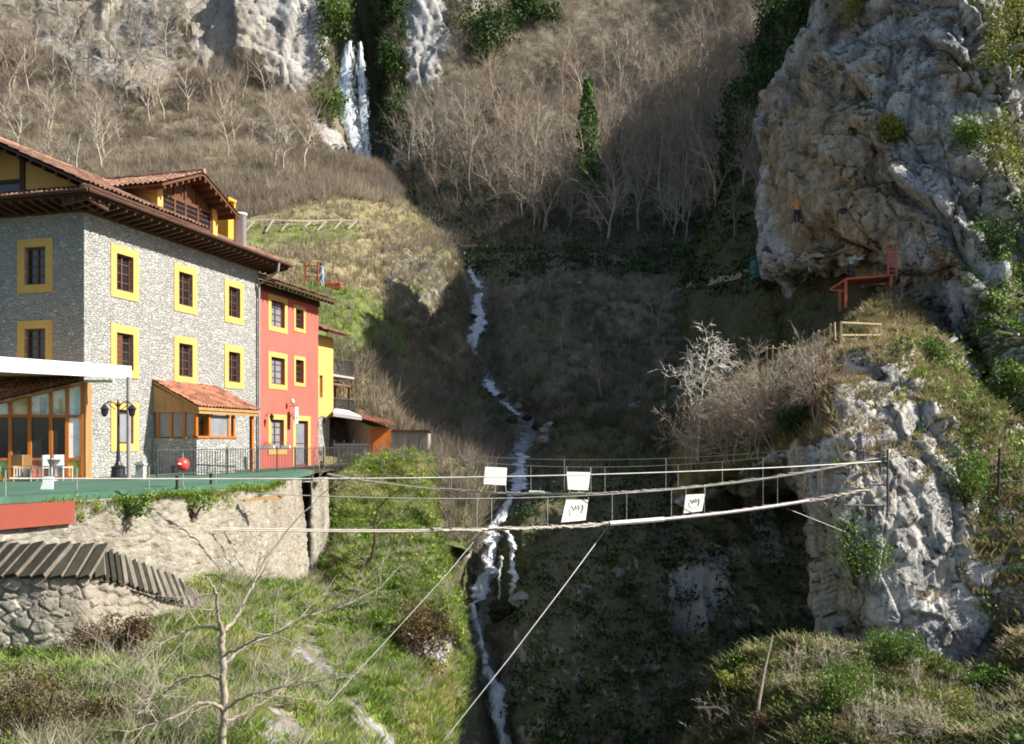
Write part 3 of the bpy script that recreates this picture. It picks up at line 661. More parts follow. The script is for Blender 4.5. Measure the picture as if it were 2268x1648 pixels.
scar = [[(640, 1395), (690, 1380), (760, 1520), (850, 1600), (900, 1660), (840, 1660), (740, 1560), (660, 1470)], [(880, 1400), (960, 1380), (1000, 1420), (985, 1480), (900, 1450)], [(560, 1560), (640, 1570), (700, 1640), (580, 1650)]]
def dispC(p, N, u, v): return fbm(p, .35, 4, 2) * .55 * np.clip(p[:, 1] / 25, .5, 1.2) + fbm(p, 1.3, 4, 5) * .2
def rockC(p, N, u, v): return np.maximum.reduce([soft(u, v, s, p, 12) * .52 for s in scar] + [.07 + 0 * u])
def greenC(p, N, u, v): return .62 + .6 * fbm(p, .3, 4, 6) - .25 * np.exp(-((u - 930) / 60)**2) * (v > 1380) - .2 * inpoly(u, v, [(740, 1000), (980, 1000), (980, 1130), (740, 1130)])
bankL = Sheet('grassy_bank', gC, 260, 320, dispC, M['bank'], rockC, greenC)
# ------------------------------------------------------------------ hotel and neighbours (local frame: x along the lit front, y into the house)
DX, DY = .268, .9634
OX, OY = -15.4, 32.5
RZ = math.atan2(DY, DX)
HL = (OX, OY, 0.0)
def fx(u, out=0.0):
    ox, oy = OX + DY * out, OY - DX * out; t = (u - UC) / F
    return (t * oy - ox) / (DX - DY * t)
def ly(u, out=0.0):
    ox, oy = OX - DX * out, OY - DY * out; t = (u - UC) / F
    return (ox - t * oy) / (DY + DX * t)
def W(x, y, z): return Vector((OX + DX * x - DY * y, OY + DY * x + DX * y, z))
GZ = -1.27
def wall_holes(mb, T, a0, a1, z0, z1, holes, dep=.2):
    """wall plate with openings and their reveals; T(a, depth, z)"""
    As = sorted({a0, a1, *[h[0] for h in holes], *[h[1] for h in holes]}); Zs = sorted({z0, z1, *[h[2] for h in holes], *[h[3] for h in holes]})
    for i in range(len(As) - 1):
        for j in range(len(Zs) - 1):
            ca, cz = (As[i] + As[i+1]) / 2, (Zs[j] + Zs[j+1]) / 2
            if any(h[0] < ca < h[1] and h[2] < cz < h[3] for h in holes): continue
            mb.quad(T(As[i],0,Zs[j]), T(As[i+1],0,Zs[j]), T(As[i+1],0,Zs[j+1]), T(As[i],0,Zs[j+1]))
    for h in holes:
        for (p, q) in (((h[0],h[2]),(h[1],h[2])), ((h[1],h[2]),(h[1],h[3])), ((h[1],h[3]),(h[0],h[3])), ((h[0],h[3]),(h[0],h[2]))):
            mb.quad(T(p[0],0,p[1]), T(q[0],0,q[1]), T(q[0],dep,q[1]), T(p[0],dep,p[1]))
def TB(T, mb, a0, a1, d0, d1, z0, z1):
    b = [T(a0,d0,z0), T(a1,d0,z0), T(a1,d1,z0), T(a0,d1,z0)]; t = [T(a0,d0,z1), T(a1,d0,z1), T(a1,d1,z1), T(a0,d1,z1)]
    mb.hexa(b, t)
TR = lambda a, d, z: (a, d, z)
TL = lambda a, d, z: (d, a, z)
def window(parent, T, a0, a1, z0, z1, bw, surround='yellow', glass='glass', sash='brown', mull=1, bars=3, dep=.2, name='window', sill=True, shutter=None):
    """painted surround (the part) with sash and pane as its sub-parts; a0..z1 is the opening"""
    s = MB()
    TB(T, s, a0-bw, a1+bw, -.03, .02, z1, z1+bw*.95)
    TB(T, s, a0-bw, a0, -.03, .02, z0, z1); TB(T, s, a1, a1+bw, -.03, .02, z0, z1)
    if sill: TB(T, s, a0-bw, a1+bw, -.034, .02, z0-bw*.95, z0)
    w_ = s.build(name, M[surround], parent)
    f = MB(); k = .07
    TB(T, f, a0, a1, dep-.07, dep-.01, z1-k, z1); TB(T, f, a0, a1, dep-.07, dep-.01, z0, z0+k)
    TB(T, f, a0, a0+k, dep-.07, dep-.01, z0+k, z1-k); TB(T, f, a1-k, a1, dep-.07, dep-.01, z0+k, z1-k)
    for i in range(mull):
        c = a0 + (a1-a0) * (i+1) / (mull+1); TB(T, f, c-.035, c+.035, dep-.065, dep-.012, z0+k, z1-k)
    for i in range(bars):
        c = z0 + (z1-z0) * (i+1) / (bars+1); TB(T, f, a0+k, a1-k, dep-.05, dep-.015, c-.018, c+.018)
    f.build('sash', M[sash], w_)
    g = MB(); TB(T, g, a0, a1, dep-.025, dep-.005, z0, z1); g.build('pane', M[glass], w_)
    if shutter:
        q = MB(); TB(T, q, a0+k, (a0+a1)/2, dep-.10, dep-.075, z0+k, z1-k)
        for i in range(7):
            c = z0 + (z1-z0) * (i+.7) / 7.3; TB(T, q, a0+k+.04, (a0+a1)/2-.04, dep-.115, dep-.10, c-.03, c+.03)
        q.build('shutter', M[shutter], w_)
    return w_
def corrug(mb, a, b, c, d, pitch=.24, amp=.045, rows=10):
    """tiled slope: eave a->b, ridge d->c"""
    a, b, c, d = map(np.array, (a, b, c, d)); L = np.linalg.norm(b - a); n = max(2, int(L / pitch)) * 4
    N = np.cross(b - a, d - a); N = N / np.linalg.norm(N); N = N * np.sign(N[2])
    vs = []; fs = []; r2 = rows * 2
    for j in range(r2):
        row = j // 2; t = (row + (j % 2)) / rows; off = .03 * (1 - (j % 2))
        for i in range(n + 1):
            s = i / n; p = (a*(1-s)+b*s)*(1-t) + (d*(1-s)+c*s)*t
            vs.append(p + N * (amp * math.sin(2*math.pi*i/4) + off + .012 * math.sin(i*12.9+row*7.3)))
    for j in range(r2 - 1):
        for i in range(n): fs.append((j*(n+1)+i, j*(n+1)+i+1, (j+1)*(n+1)+i+1, (j+1)*(n+1)+i))
    mb.add(vs, fs)

# ---- grey stone house
H = empty('stone_hotel', HL, 'grey stone hotel with yellow window surrounds, dark eaves and a tiled roof', 'hotel', rz=RZ)
XL, YW, ZT = 11.65, 9.4, 8.42
colx = [(fx(244.8), fx(307)), (fx(385), fx(433.5)), (fx(497), fx(540))]
bw = .31
rows = [(5.47, 7.475), (2.47, 4.48)]
open_r = []; specs = []
for (a0, a1) in colx:
    a1 = a0 + 1.56
    for (z0, z1) in rows: open_r.append((a0+bw, a1-bw, z0+bw, z1-bw))
gw = (fx(244.8)+bw, fx(244.8)+1.56-bw, -.05, 1.25)
porchdoor = (4.2, 7.9, GZ, 1.9)
mb = MB(); wall_holes(mb, TR, 0, XL, GZ-.6, ZT, open_r + [gw])
open_l = []
for c in (1.36+.78, 5.3, 8.0):
    for (z0, z1) in rows: open_l.append((c-.47, c+.47, z0+bw, z1-bw))
wall_holes(mb, TL, 0, YW, GZ-.6, ZT, open_l)
mb.quad((XL,0,GZ),(XL,YW,GZ),(XL,YW,ZT),(XL,0,ZT)); mb.quad((0,YW,GZ),(XL,YW,GZ),(XL,YW,ZT),(0,YW,ZT))
mb.build('wall', M['masonry'], H)
for i, h in enumerate(open_r):
    window(H, TR, *h, bw, shutter='brown' if i == 1 else None)
window(H, TR, *gw, bw, glass='greyglass', mull=0, bars=0)
for h in open_l: window(H, TL, *h, bw, surround='yellow')
# quoin line of pale render at the corner
# main hip roof
ov, ze = 1.12, 8.72; sl_ = .40
e = [(-ov,-ov,ze),(XL+ov,-ov,ze),(XL+ov,YW+ov,ze),(-ov,YW+ov,ze)]
half = (YW + 2*ov) / 2; rz_ = ze + half * sl_
r0, r1 = (-ov+half, YW/2, rz_), (XL+ov-half*.55, YW/2, rz_)
mb = MB()
corrug(mb, e[0], e[1], r1, r0); corrug(mb, e[1], e[2], r1, r1); corrug(mb, e[2], e[3], r0, r1); corrug(mb, e[3], e[0], r0, r0)
for a, b in ((e[0], r0), (e[1], r1), (r0, r1)): mb.tube([Vector(a)+Vector((0,0,.05)), Vector(b)+Vector((0,0,.06))], .13, 8)
mb.build('roof', M['tile'], H)
s = MB(); s.hexa([(-ov+.03,-ov+.03,ze-.13),(XL+ov-.03,-ov+.03,ze-.13),(XL+ov-.03,YW+ov,ze-.13),(-ov+.03,YW+ov,ze-.13)],
                 [(-ov+.03,-ov+.03,ze-.05),(XL+ov-.03,-ov+.03,ze-.05),(XL+ov-.03,YW+ov,ze-.05),(-ov+.03,YW+ov,ze-.05)])
s.build('soffit', M['darkwood'], H)
r = MB()
for i in range(30):
    x = -ov + .2 + i * (XL + 2*ov - .4) / 29; r.hexa([(x-.05,-ov+.06,ze-.26),(x+.05,-ov+.06,ze-.26),(x+.05,.1,ze-.44),(x-.05,.1,ze-.44)], [(x-.05,-ov+.06,ze-.133),(x+.05,-ov+.06,ze-.133),(x+.05,.1,ze-.133),(x-.05,.1,ze-.133)])
for i in range(26):
    y = -ov + .2 + i * (YW + 2*ov - .4) / 25; r.hexa([(-ov+.06,y-.05,ze-.26),(-ov+.06,y+.05,ze-.26),(.1,y+.05,ze-.44),(.1,y-.05,ze-.44)], [(-ov+.06,y-.05,ze-.133),(-ov+.06,y+.05,ze-.133),(.1,y+.05,ze-.133),(.1,y-.05,ze-.133)])
r.box(-.13, XL+.05, -.13, -.002, ze-.42, ze-.14); r.box(-.128, -.002, 0, YW, ze-.415, ze-.145)
r.build('rafter', M['darkwood'], H)
g = MB(); g.tube([(-ov-.07,-ov-.07,ze-.02),(XL+ov,-ov-.07,ze-.04)], .075, 8)
g.tube([(-ov-.07,-ov-.07,ze-.02),(-ov-.07,YW+ov,ze-.03)], .075, 8); g.build('gutter', M['darkwood'], H)
dp = MB(); dp.tube([(XL-.1,-ov-.05,ze-.1),(XL-.1,-ov,ze-.5),(XL-.12,-.4,ze-.95),(XL-.15,-.12,ze-1.1),(XL-.15,-.12,GZ)], .06, 8); dp.build('downpipe', M['post'], H)
# left gable dormer
mb = MB(); AY, AZ = 4.6, 11.55; k = .455
lo, hi = -.35, 9.5
ZL = AZ - (AY-lo)*k
for (ya, yb) in ((lo, AY), (hi, AY)):
    corrug(mb, (-.25,ya,ZL), (7.2,ya,ZL), (7.2,yb,AZ), (-.25,yb,AZ))
mb.tube([(-.3,AY,AZ+.04),(7.2,AY,AZ+.04)], .12, 8)
d1 = MB(); d1.add([(1.0,.9,8.9),(1.0,8.3,8.9),(1.0,8.3,AZ-.2-3.7*k),(1.0,AY,AZ-.2),(1.0,.9,AZ-.2-3.7*k)], [(0,1,2,3,4)])
d1.quad((1.0,.9,8.9),(6.5,.9,8.9),(6.5,.9,AZ-.2-3.7*k),(1.0,.9,AZ-.2-3.7*k))
D1 = d1.build('dormer', M['yellow'], H)
mb.build('dormer_roof', M['tile'], D1)
u_ = MB()
for (ya, yb) in ((lo, AY), (hi, AY)):
    u_.hexa([(-.2,ya,ZL-.16),(7,ya,ZL-.16),(7,yb,AZ-.16),(-.2,yb,AZ-.16)], [(-.2,ya,ZL-.06),(7,ya,ZL-.06),(7,yb,AZ-.06),(-.2,yb,AZ-.06)])
u_.box(.93, 1.0, 3.55, 3.75, 9.0, AZ-.75); u_.box(.93, 1.0, 3.75, 5.5, 9.9, 10.05)
for i in range(9):
    y = lo + .3 + i * (AY-lo-.4)/8; z = ZL + (y-lo)*k; u_.box(-.15, 1.0, y-.05, y+.05, z-.30, z-.162)
u_.build('dormer_timber', M['darkwood'], D1)
g_ = MB(); g_.box(.97, .99, 3.75, 5.5, 9.0, 9.9); g_.build('pane', M['glass'], D1)
# right gable dormer
mb = MB(); AX, AZ2, k2 = 7.3, 11.85, .43
for (xa) in (4.45, 10.15):
    zl = AZ2 - abs(AX-xa)*k2
    corrug(mb, (xa,.05,zl), (xa,6.4,zl), (AX,6.4,AZ2), (AX,.05,AZ2), rows=7)
mb.tube([(AX,-.0,AZ2+.04),(AX,6.4,AZ2+.04)], .12, 8)
d2 = MB(); yf = .95
zz = lambda x: AZ2 - .2 - abs(AX-x)*k2
d2.box(5.2, 5.35, yf+.2, 5.5, 9.3, zz(5.2))
d2.box(5.2, 5.55, yf-.12, yf+.2, 9.3, zz(5.3)); D2 = d2.build('dormer', M['yellow'], H)
d3 = MB(); d3.box(9.35, 9.5, yf+.2, 5.5, 9.3, zz(9.5)); d3.box(9.15, 9.5, yf-.12, yf+.2, 9.3, zz(9.4)); d3.build('cheek_wall', M['yellow'], D2); mb.build('dormer_roof', M['tile'], D2)
t_ = MB()
for xa in (4.5, 10.1):
    zl = AZ2 - abs(AX-xa)*k2
    t_.hexa([(xa,.08,zl-.17),(xa,6.3,zl-.17),(AX,6.3,AZ2-.17),(AX,.08,AZ2-.17)], [(xa,.08,zl-.06),(xa,6.3,zl-.06),(AX,6.3,AZ2-.06),(AX,.08,AZ2-.06)])
    for i in range(7):
        x = xa + (AX-xa)*(i+.5)/7; z = AZ2 - abs(AX-x)*k2; t_.box(x-.05, x+.05, .1, yf, z-.32, z-.173)
t_.add([(5.5,yf+.02,zz(5.5)),(AX,yf+.02,zz(AX)),(9.2,yf+.02,zz(9.2)),(9.2,yf+.02,10.55),(5.5,yf+.02,10.55)], [(0,1,2,3,4)])
t_.box(5.55, 9.15, yf-.04, yf+.03, 10.48, 10.62); t_.box(5.55, 9.15, yf-.04, yf+.03, 9.3, 9.72)
for x in (5.55, 6.4, 7.15, 8.05, 9.03): t_.box(x, x+.12, yf-.05, yf+.03, 9.72, zz(x)-.1)
for z in (10.1, 10.32): t_.box(5.6, 9.1, yf-.03, yf, z-.02, z+.02)
t_.build('dormer_timber', M['brown'], D2)
g_ = MB(); g_.box(5.6, 9.1, yf+.0, yf+.02, 9.72, 10.5); g_.build('pane', M['glass'], D2)
# chimneys
c = MB(); x0 = 11.4
c.box(x0, x0+.12, 1.5, 2.1, 9.6, 11.8); c.box(x0+.5, x0+.62, 1.5, 2.1, 9.6, 11.8); c.box(x0+.12, x0+.5, 1.5, 2.1, 9.6, 11.25); c.box(x0-.04, x0+.66, 1.46, 2.14, 11.8, 11.93); c.box(x0+.12, x0+.5, 1.98, 2.1, 11.25, 11.8)
CH = c.build('chimney', M['ochre'], H)
c = MB(); c.lathe((10.45, .25, 9.15), [(.29, 0), (.29, 1.55), (.33, 1.56), (.33, 1.66), (.05, 1.72)], 20); c.build('flue', M['steel'], H, True)
# porch
P0, P1, PO = 3.9, 7.9, -2.05
lowz = .17
pw = MB(); pw.box(3.75, 6.5, PO, PO+.28, GZ-.2, lowz); pw.box(3.75, 4.02, PO+.28, -.01, GZ-.2, lowz)
PW = pw.build('porch', M['masonry'], H)
pr = MB(); corrug(pr, (3.55,-2.3,1.42), (8.1,-2.3,1.42), (8.1,-.02,2.52), (3.75,-.02,2.52), .22, .035, 8); pr.build('porch_roof', M['tilered'], PW)
pf = MB(); pf.hexa([(3.6,-2.25,1.28),(8.05,-2.25,1.28),(8.05,-.02,2.36),(3.8,-.02,2.36)], [(3.6,-2.25,1.38),(8.05,-2.25,1.38),(8.05,-.02,2.46),(3.8,-.02,2.46)])
pf.add([(3.76,-2.1,1.2),(3.76,-.02,1.2),(3.76,-.02,2.3),(3.76,-2.1,1.33)], [(0,1,2,3)])
pf.box(3.7, 8.0, -2.2, -2.06, 1.14, 1.28); pf.build('porch_ceiling', M['tanwood'], PW)
pp = MB()
for x in (3.75, 4.6, 5.95, 6.36): pp.box(x, x+.13, PO+.02, PO+.15, lowz, 1.2)
pp.box(3.75, 6.5, PO-.05, PO+.3, lowz, lowz+.09); pp.box(7.75, 7.9, PO, PO+.13, GZ, 1.16)
for y in (-1.5, -.9, -.3): pp.box(3.78, 3.9, y, y+.1, lowz, 1.25)
pp.build('porch_post', M['orangewood'], PW)
pg = MB(); pg.box(4.7, 5.95, PO+.06, PO+.08, lowz+.09, 1.12); pg.build('porch_glass', M['greyglass'], PW)
pg = MB(); pg.box(3.83, 3.85, PO+.2, -.1, lowz+.05, 1.2); pg.build('porch_glass', M['greyglass'], PW)
pd = MB(); pd.box(7.0, 7.75, -.09, -.012, GZ, 1.0); pd.box(7.05, 7.7, -.12, -.09, GZ+.1, GZ+.9); pd.box(7.05, 7.7, -.12, -.09, GZ+1.05, .9)
DR = pd.build('door', M['orangewood'], H); hd = MB(); hd.box(7.1, 7.14, -.17, -.12, -.28, -.14); hd.build('handle', M['iron'], DR)

# ---- conservatory in front of the left face
KR = P(184, 1058, 31.75); KD = np.array([-.985, -.172]); KD /= np.linalg.norm(KD)
K = empty('conservatory', (KR[0], KR[1], 0), 'glazed dining annex with orange wooden frames and posters below the white canopy', 'conservatory', rz=math.atan2(KD[1], KD[0]))
TLc = lambda a, d, z: (a, -d, z)
def ka(u): t = (u - UC) / F; return (t * KR[1] - KR[0]) / (KD[0] - t * KD[1])
yr = 0.0
zr = lambda y: 2.16 - y * .262
fr = MB()
ys = [ka(u_) for u_ in (183, 149, 113, 66, 23)] + [3.55, 4.4]
for y in ys: fr = MB(); TB(TLc, fr, y-.055, y+.055, -.05, .09, GZ, zr(y)-.02); fr.build('mullion', M['orangewood'], K)
for z, hgt in ((.87, .09), (-.63, .09), (GZ, .08)):
    tr_ = MB()
    for i in range(len(ys)-1): TB(TLc, tr_, ys[i]+(.0 if i else .056), ys[i+1]+(0 if i < len(ys)-2 else -.056), -.04, .08, z, z+hgt)
    tr_.build('transom', M['orangewood'], K)
tr_ = MB(); tr_.hexa([TLc(ys[0],-.045,zr(ys[0])-.12),TLc(ys[-1],-.045,zr(ys[-1])-.12),TLc(ys[-1],.085,zr(ys[-1])-.12),TLc(ys[0],.085,zr(ys[0])-.12)], [TLc(ys[0],-.045,zr(ys[0])),TLc(ys[-1],-.045,zr(ys[-1])),TLc(ys[-1],.085,zr(ys[-1])),TLc(ys[0],.085,zr(ys[0]))]); tr_.build('top_rail', M['orangewood'], K)
up = ['poster_white', 'poster_white', 'poster_white', 'poster_tan', 'poster_white', 'poster_tan', 'poster_grey', 'poster_green']
lowp = ['poster_yellow', 'poster_grey', 'poster_red', 'poster_white', 'poster_green', 'poster_tan', 'poster_grey', 'poster_white']
for i in range(len(ys)-1):
    y0, y1 = ys[i]+.056, ys[i+1]-.056
    q = MB(); q.add([TLc(y0,.03,.965),TLc(y1,.03,.965),TLc(y1,.03,zr(y1)-.125),TLc(y0,.03,zr(y0)-.125),TLc(y0,.05,.965),TLc(y1,.05,.965),TLc(y1,.05,zr(y1)-.125),TLc(y0,.05,zr(y0)-.125)], [(0,1,2,3),(7,6,5,4),(0,4,5,1),(1,5,6,2),(2,6,7,3),(3,7,4,0)])
    q.build('upper_poster', M[up[i]], K)
    if i < 3:
        q = MB(); TB(TLc, q, y0+.1, y0+(y1-y0)*.55, .015, .028, 1.02, 1.02+(.55 if i else .8)); q.build('upper_poster', M[['poster_blue','poster_tan','poster_grey'][i]], K)
    q = MB(); TB(TLc, q, y0, y1, .03, .05, GZ+.085, -.635); q.build('lower_poster', M[lowp[i]], K)
    q = MB(); TB(TLc, q, y0, y1, .03, .05, -.535, .865); q.build('pane', M['poster_white' if i == 0 else 'glass'], K)
LA = ys[-1] + .1
rf = MB(); corrug(rf, (-.05, .35, zr(0)+.02), (LA, .35, zr(LA)+.02), (LA, -1.7, zr(LA)+1.35), (-.02, -.75, zr(0)+.5), .2, .035, 6)
rf.build('roof', M['tilered'], K)
fs = MB(); fs.hexa([(-.04,.34,zr(0)-.14),(LA,.34,zr(LA)-.14),(LA,0,zr(LA)-.03),(-.04,0,zr(0)-.03)], [(-.04,.34,zr(0)-.04),(LA,.34,zr(LA)-.04),(LA,0,zr(LA)+.06),(-.04,0,zr(0)+.06)])
fs.build('fascia', M['tilered'], K)
sw = MB(); sw.box(-.06, 0, -.85, 0, GZ, zr(0)-.03); sw.build('side_panel', M['tanwood'], K)

# ---- white canopy on a steel post
ca, cb = np.array(P(290, 812, 31.7)), np.array(P(-80, 790, 28.2))
cl = empty('canopy', (ca[0], ca[1], 0), 'flat white canopy with a deep white fascia on a slim grey post', 'canopy')
rel = (ca[0], ca[1], 0)
back1, back2 = np.array([-15.3, 32.2, 2.66]), np.array([-19.5, 33.2, 2.7])
zt = lambda p, z: (p[0], p[1], z)
m_ = MB(); m_.hexa([zt(ca,2.28),zt(cb,2.30),zt(back2,2.34),zt(back1,2.34)], [zt(ca,2.44),zt(cb,2.46),zt(back2,2.5),zt(back1,2.5)]); m_.build('deck', M['poster_tan'], cl, rel=rel)
dv = (cb - ca) / np.linalg.norm(cb - ca); nn = np.array([dv[1], -dv[0], 0]); nn = nn if nn[1] < 0 else -nn
m_ = MB(); f0, f1 = ca + nn*.06, cb + nn*.06
m_.hexa([zt(ca,2.24),zt(cb,2.26),zt(f1,2.26),zt(f0,2.24)], [zt(ca,2.68),zt(cb,2.76),zt(f1,2.76),zt(f0,2.68)]); m_.build('fascia', M['white'], cl, rel=rel)
m_ = MB(); lp = ca*.5+cb*.5; m_.box(ca[0]-1.9, ca[0]-.7, ca[1]+.05, ca[1]+.3, 2.12, 2.2); m_.build('light_box', M['white'], cl, rel=rel)
pb = P(285, 1062, 31.6); m_ = MB(); m_.tube([(pb[0], pb[1], GZ), (pb[0], pb[1], 2.3)], .075, 10); m_.box(pb[0]-.14, pb[0]+.14, pb[1]-.14, pb[1]+.14, GZ, GZ+.03); m_.build('post', M['post'], cl, rel=rel)

# ---- red house
Rr = empty('red_house', W(11.66, 0, 0), 'salmon red three storey house with yellow window surrounds beside the grey hotel', 'house', rz=RZ)
X0 = 11.66
def rx(u): return fx(u) - X0
RL = fx(705) - X0; ZR = 7.55
zof = lambda x, v: (VH - v) / F * (OY + DY * (x + X0))
ops = []
def opening(u0, u1, v0, v1, b):
    a0, a1 = rx(u0), rx(u1); return (a0+b, a1-b, zof(a0, v1)+b, zof(a0, v0)-b)
b2 = .27
o1 = [opening(593.5, 636, 661, 731.6, b2), opening(593.5, 636, 776.3, 861, b2), opening(649.9, 676, 672, 733, .2), opening(649.9, 676, 786.6, 855, .2)]
o1[0] = (o1[0][0], o1[0][1], o1[0][2], 7.1)
o1[2] = (o1[2][0], o1[2][1], o1[2][2], 7.0)
dz = 1.15
o2 = [(rx(593.5)+b2, rx(634)-b2, -.35, dz), (rx(648)+b2, rx(687)-b2, GZ+.02, dz)]
mb = MB(); wall_holes(mb, TR, 0, RL, GZ-.5, ZR, o1 + o2)
mb.quad((RL,0,GZ-.5),(RL,8,GZ-.5),(RL,8,ZR),(RL,0,ZR)); mb.quad((0,8,GZ),(RL,8,GZ),(RL,8,ZR),(0,8,ZR)); mb.build('wall', M['red'], Rr)
for i, o in enumerate(o1): window(Rr, TR, *o, b2 if i < 2 else .2, glass='greyglass' if i < 2 else 'glass', mull=1 if i < 2 else 0)
window(Rr, TR, *o2[0], b2, glass='greyglass'); window(Rr, TR, *o2[1], b2, glass='greyglass', name='door', sill=False, mull=0, bars=1)
rf = MB(); zv = 7.82
corrug(rf, (-.0,-.95,zv), (RL+.35,-.95,zv), (RL+.35,4,zv+1.7), (0,4,zv+1.7)); corrug(rf, (RL+.35,8.9,zv), (0,8.9,zv), (0,4,zv+1.7), (RL+.35,4,zv+1.7)); rf.build('roof', M['tile'], Rr)
rf = MB(); rf.hexa([(0,-.9,zv-.14),(RL+.3,-.9,zv-.14),(RL+.3,4,zv+1.5),(0,4,zv+1.5)], [(0,-.9,zv-.05),(RL+.3,-.9,zv-.05),(RL+.3,4,zv+1.62),(0,4,zv+1.62)])
for i in range(16):
    x = .1 + i*(RL+.1)/15; rf.hexa([(x-.04,-.86,zv-.28),(x+.04,-.86,zv-.28),(x+.04,.02,zv-.02),(x-.04,.02,zv-.02)], [(x-.04,-.86,zv-.145),(x+.04,-.86,zv-.145),(x+.04,.02,zv+.1),(x-.04,.02,zv+.1)])
rf.box(0, RL, -.1, -.003, ZR-.12, ZR+.2); rf.build('rafter', M['darkwood'], Rr)
sg = MB(); xs = rx(641); sg.box(xs-.16, xs+.16, -.42, -.36, .98, 1.85); SG = sg.build('hanging_sign', M['plastic'], Rr); q = MB(); q.box(xs-.02, xs+.02, -.5, -.004, 1.86, 1.9); q.build('bracket', M['black'], SG)
for u_ in (588, 641, 706):
    x = min(rx(u_), RL+.05); q = MB(); q.tube([(x,-.005,1.3),(x,-.2,1.45),(x,-.34,1.4)], .02, 6); LQ = q.build('wall_lamp', M['black'], Rr)
    q = MB(); q.lathe((x,-.34,1.02), [(.05,0),(.11,.26),(.13,.28),(.03,.38)], 8); q.build('lantern', M['black'], LQ)
fl = MB(); fl.lathe((rx(636),-.3,1.95), [(.02,0),(.12,.08),(.1,.22),(.02,.3)], 10); fl.build('lamp_globe', M['cream'], Rr)

# ---- yellow house with timber gallery
Yh = empty('yellow_house', W(fx(706), 0, 0), 'narrow yellow house with a brown timber gallery and two iron balconies', 'house', rz=RZ)
X1 = fx(706); yl = fx(738, -.25) - X1
zy = lambda x, v: (VH - v) / F * (OY + DY * (x + X1))
mb = MB(); ow = (.55, .95, 2.5, 3.75)
TY = lambda a, d, z: (a, .25 + d, z)
wall_holes(mb, TY, .0, yl, 1.45, 6.0, [ow]); mb.quad((yl,.25,1.45),(yl,6,1.45),(yl,6,6.0),(yl,.25,6.0)); mb.quad((0,.25,5.9),(0,.25,6),(0,6,6),(0,6,5.9)); mb.build('wall', M['yellow'], Yh)
q = MB(); q.box(.5, 1.0, .40, .43, 2.45, 3.8); q.build('window', M['tanwood'], Yh)
q = MB(); q.box(0, yl*.7, .22, .8, GZ-.5, 1.45); q.build('stone_base', M['masonry'], Yh)
q = MB(); q.box(yl*.7, yl+.02, .5, .6, GZ-.5, 1.44); q.build('wall', M['cream'], Yh)
rf = MB(); corrug(rf, (-.0,-.6,6.15), (yl+.7,-.6,6.15), (yl+.7,3.2,7.5), (0,3.2,7.5)); corrug(rf, (yl+.7,7,6.15), (0,7,6.15), (0,3.2,7.5), (yl+.7,3.2,7.5)); rf.build('roof', M['tile'], Yh)
rf = MB(); rf.hexa([(0,-.55,6.0),(yl+.65,-.55,6.0),(yl+.65,3.2,7.3),(0,3.2,7.3)], [(0,-.55,6.1),(yl+.65,-.55,6.1),(yl+.65,3.2,7.4),(0,3.2,7.4)]); rf.build('rafter', M['darkwood'], Yh)
GX = yl + 3.0
q = MB(); q.box(yl+.02, GX-.4, 1.6, 5.5, GZ, 5.6); q.build('gallery_wall', M['brown'], Yh)
for zf in (3.95, 1.62):
    q = MB(); q.box(yl+.02, GX, .35, 1.6, zf-.12, zf); BL = q.build('balcony', M['white' if zf < 3 else 'concrete'], Yh)
    q = MB(); q.bar((yl+.05,.4,zf+.95), (GX-.03,.4,zf+.95), .05); q.bar((GX-.03,.4,zf+.95), (GX-.03,1.6,zf+.95), .05); q.bar((yl+.05,.4,zf+.1), (GX-.03,.4,zf+.1), .03)
    for i in range(26): x = yl + .06 + i*(GX-.1-yl)/25; q.bar((x,.4,zf), (x,.4,zf+.93), .022)
    for i in range(10): y = .42 + i*.12; q.bar((GX-.03,y,zf), (GX-.03,y,zf+.93), .022)
    q.build('railing', M['iron'], BL)
q = MB(); corrug(q, (yl+.02,.3,3.3), (GX-.3,.3,3.3), (GX-.3,1.6,3.75), (yl+.02,1.6,3.75), .22, .03, 4); q.build('awning', M['tile'], Yh)
for x in (yl+.9, GX-.35): q = MB(); q.box(x, x+.14, .5, .64, 1.62, 3.3); q.build('gallery_post', M['brown'], Yh)
q = MB(); q.box(yl+.05, GX-.5, 1.55, 1.6, GZ, 1.5); q.build('ground_wall', M['ochre'], Yh)

# ---- little orange garage hut and grey shed
A_, B_, C_ = P(768, 1006, 53.5), P(820, 1006, 51.6), P(866, 1004, 51.8)
zb, = [-.72]
gh = empty('garage_hut', (B_[0], B_[1], zb), 'small hut with orange tiled lean-to roof, orange door and grey plank side', 'hut')
rel = (B_[0], B_[1], zb)
q = MB(); V3 = lambda p, z: (p[0], p[1], z)
q.add([V3(A_,zb),V3(B_,zb),V3(B_,.95),V3(A_,1.55)], [(0,1,2,3)]); back = C_ + (A_ - B_); q.add([V3(C_,zb),V3(back,zb),V3(back,1.4),V3(C_,.8)], [(0,1,2,3)]); q.add([V3(A_,zb),V3(back,zb),V3(back,1.4),V3(A_,1.55)], [(0,1,2,3)]); q.build('plank_wall', M['greywood'], gh, rel=rel)
q = MB(); q.add([V3(B_,zb),V3(C_,zb),V3(C_,.8),V3(B_,.95)], [(0,1,2,3)]); q.build('front_wall', M['orangewood'], gh, rel=rel)
dd = (C_ - B_); nq = np.array([dd[1], -dd[0], 0]); nq /= np.linalg.norm(nq)
q = MB(); e0, e1 = B_ + dd*.12 + nq*.03, B_ + dd*.82 + nq*.03; q.hexa([V3(e0,zb),V3(e1,zb),V3(e1-nq*.02,zb),V3(e0-nq*.02,zb)], [V3(e0,.75),V3(e1,.75),V3(e1-nq*.02,.75),V3(e0-nq*.02,.75)]); q.build('door', M['orangewood'], gh, rel=rel)
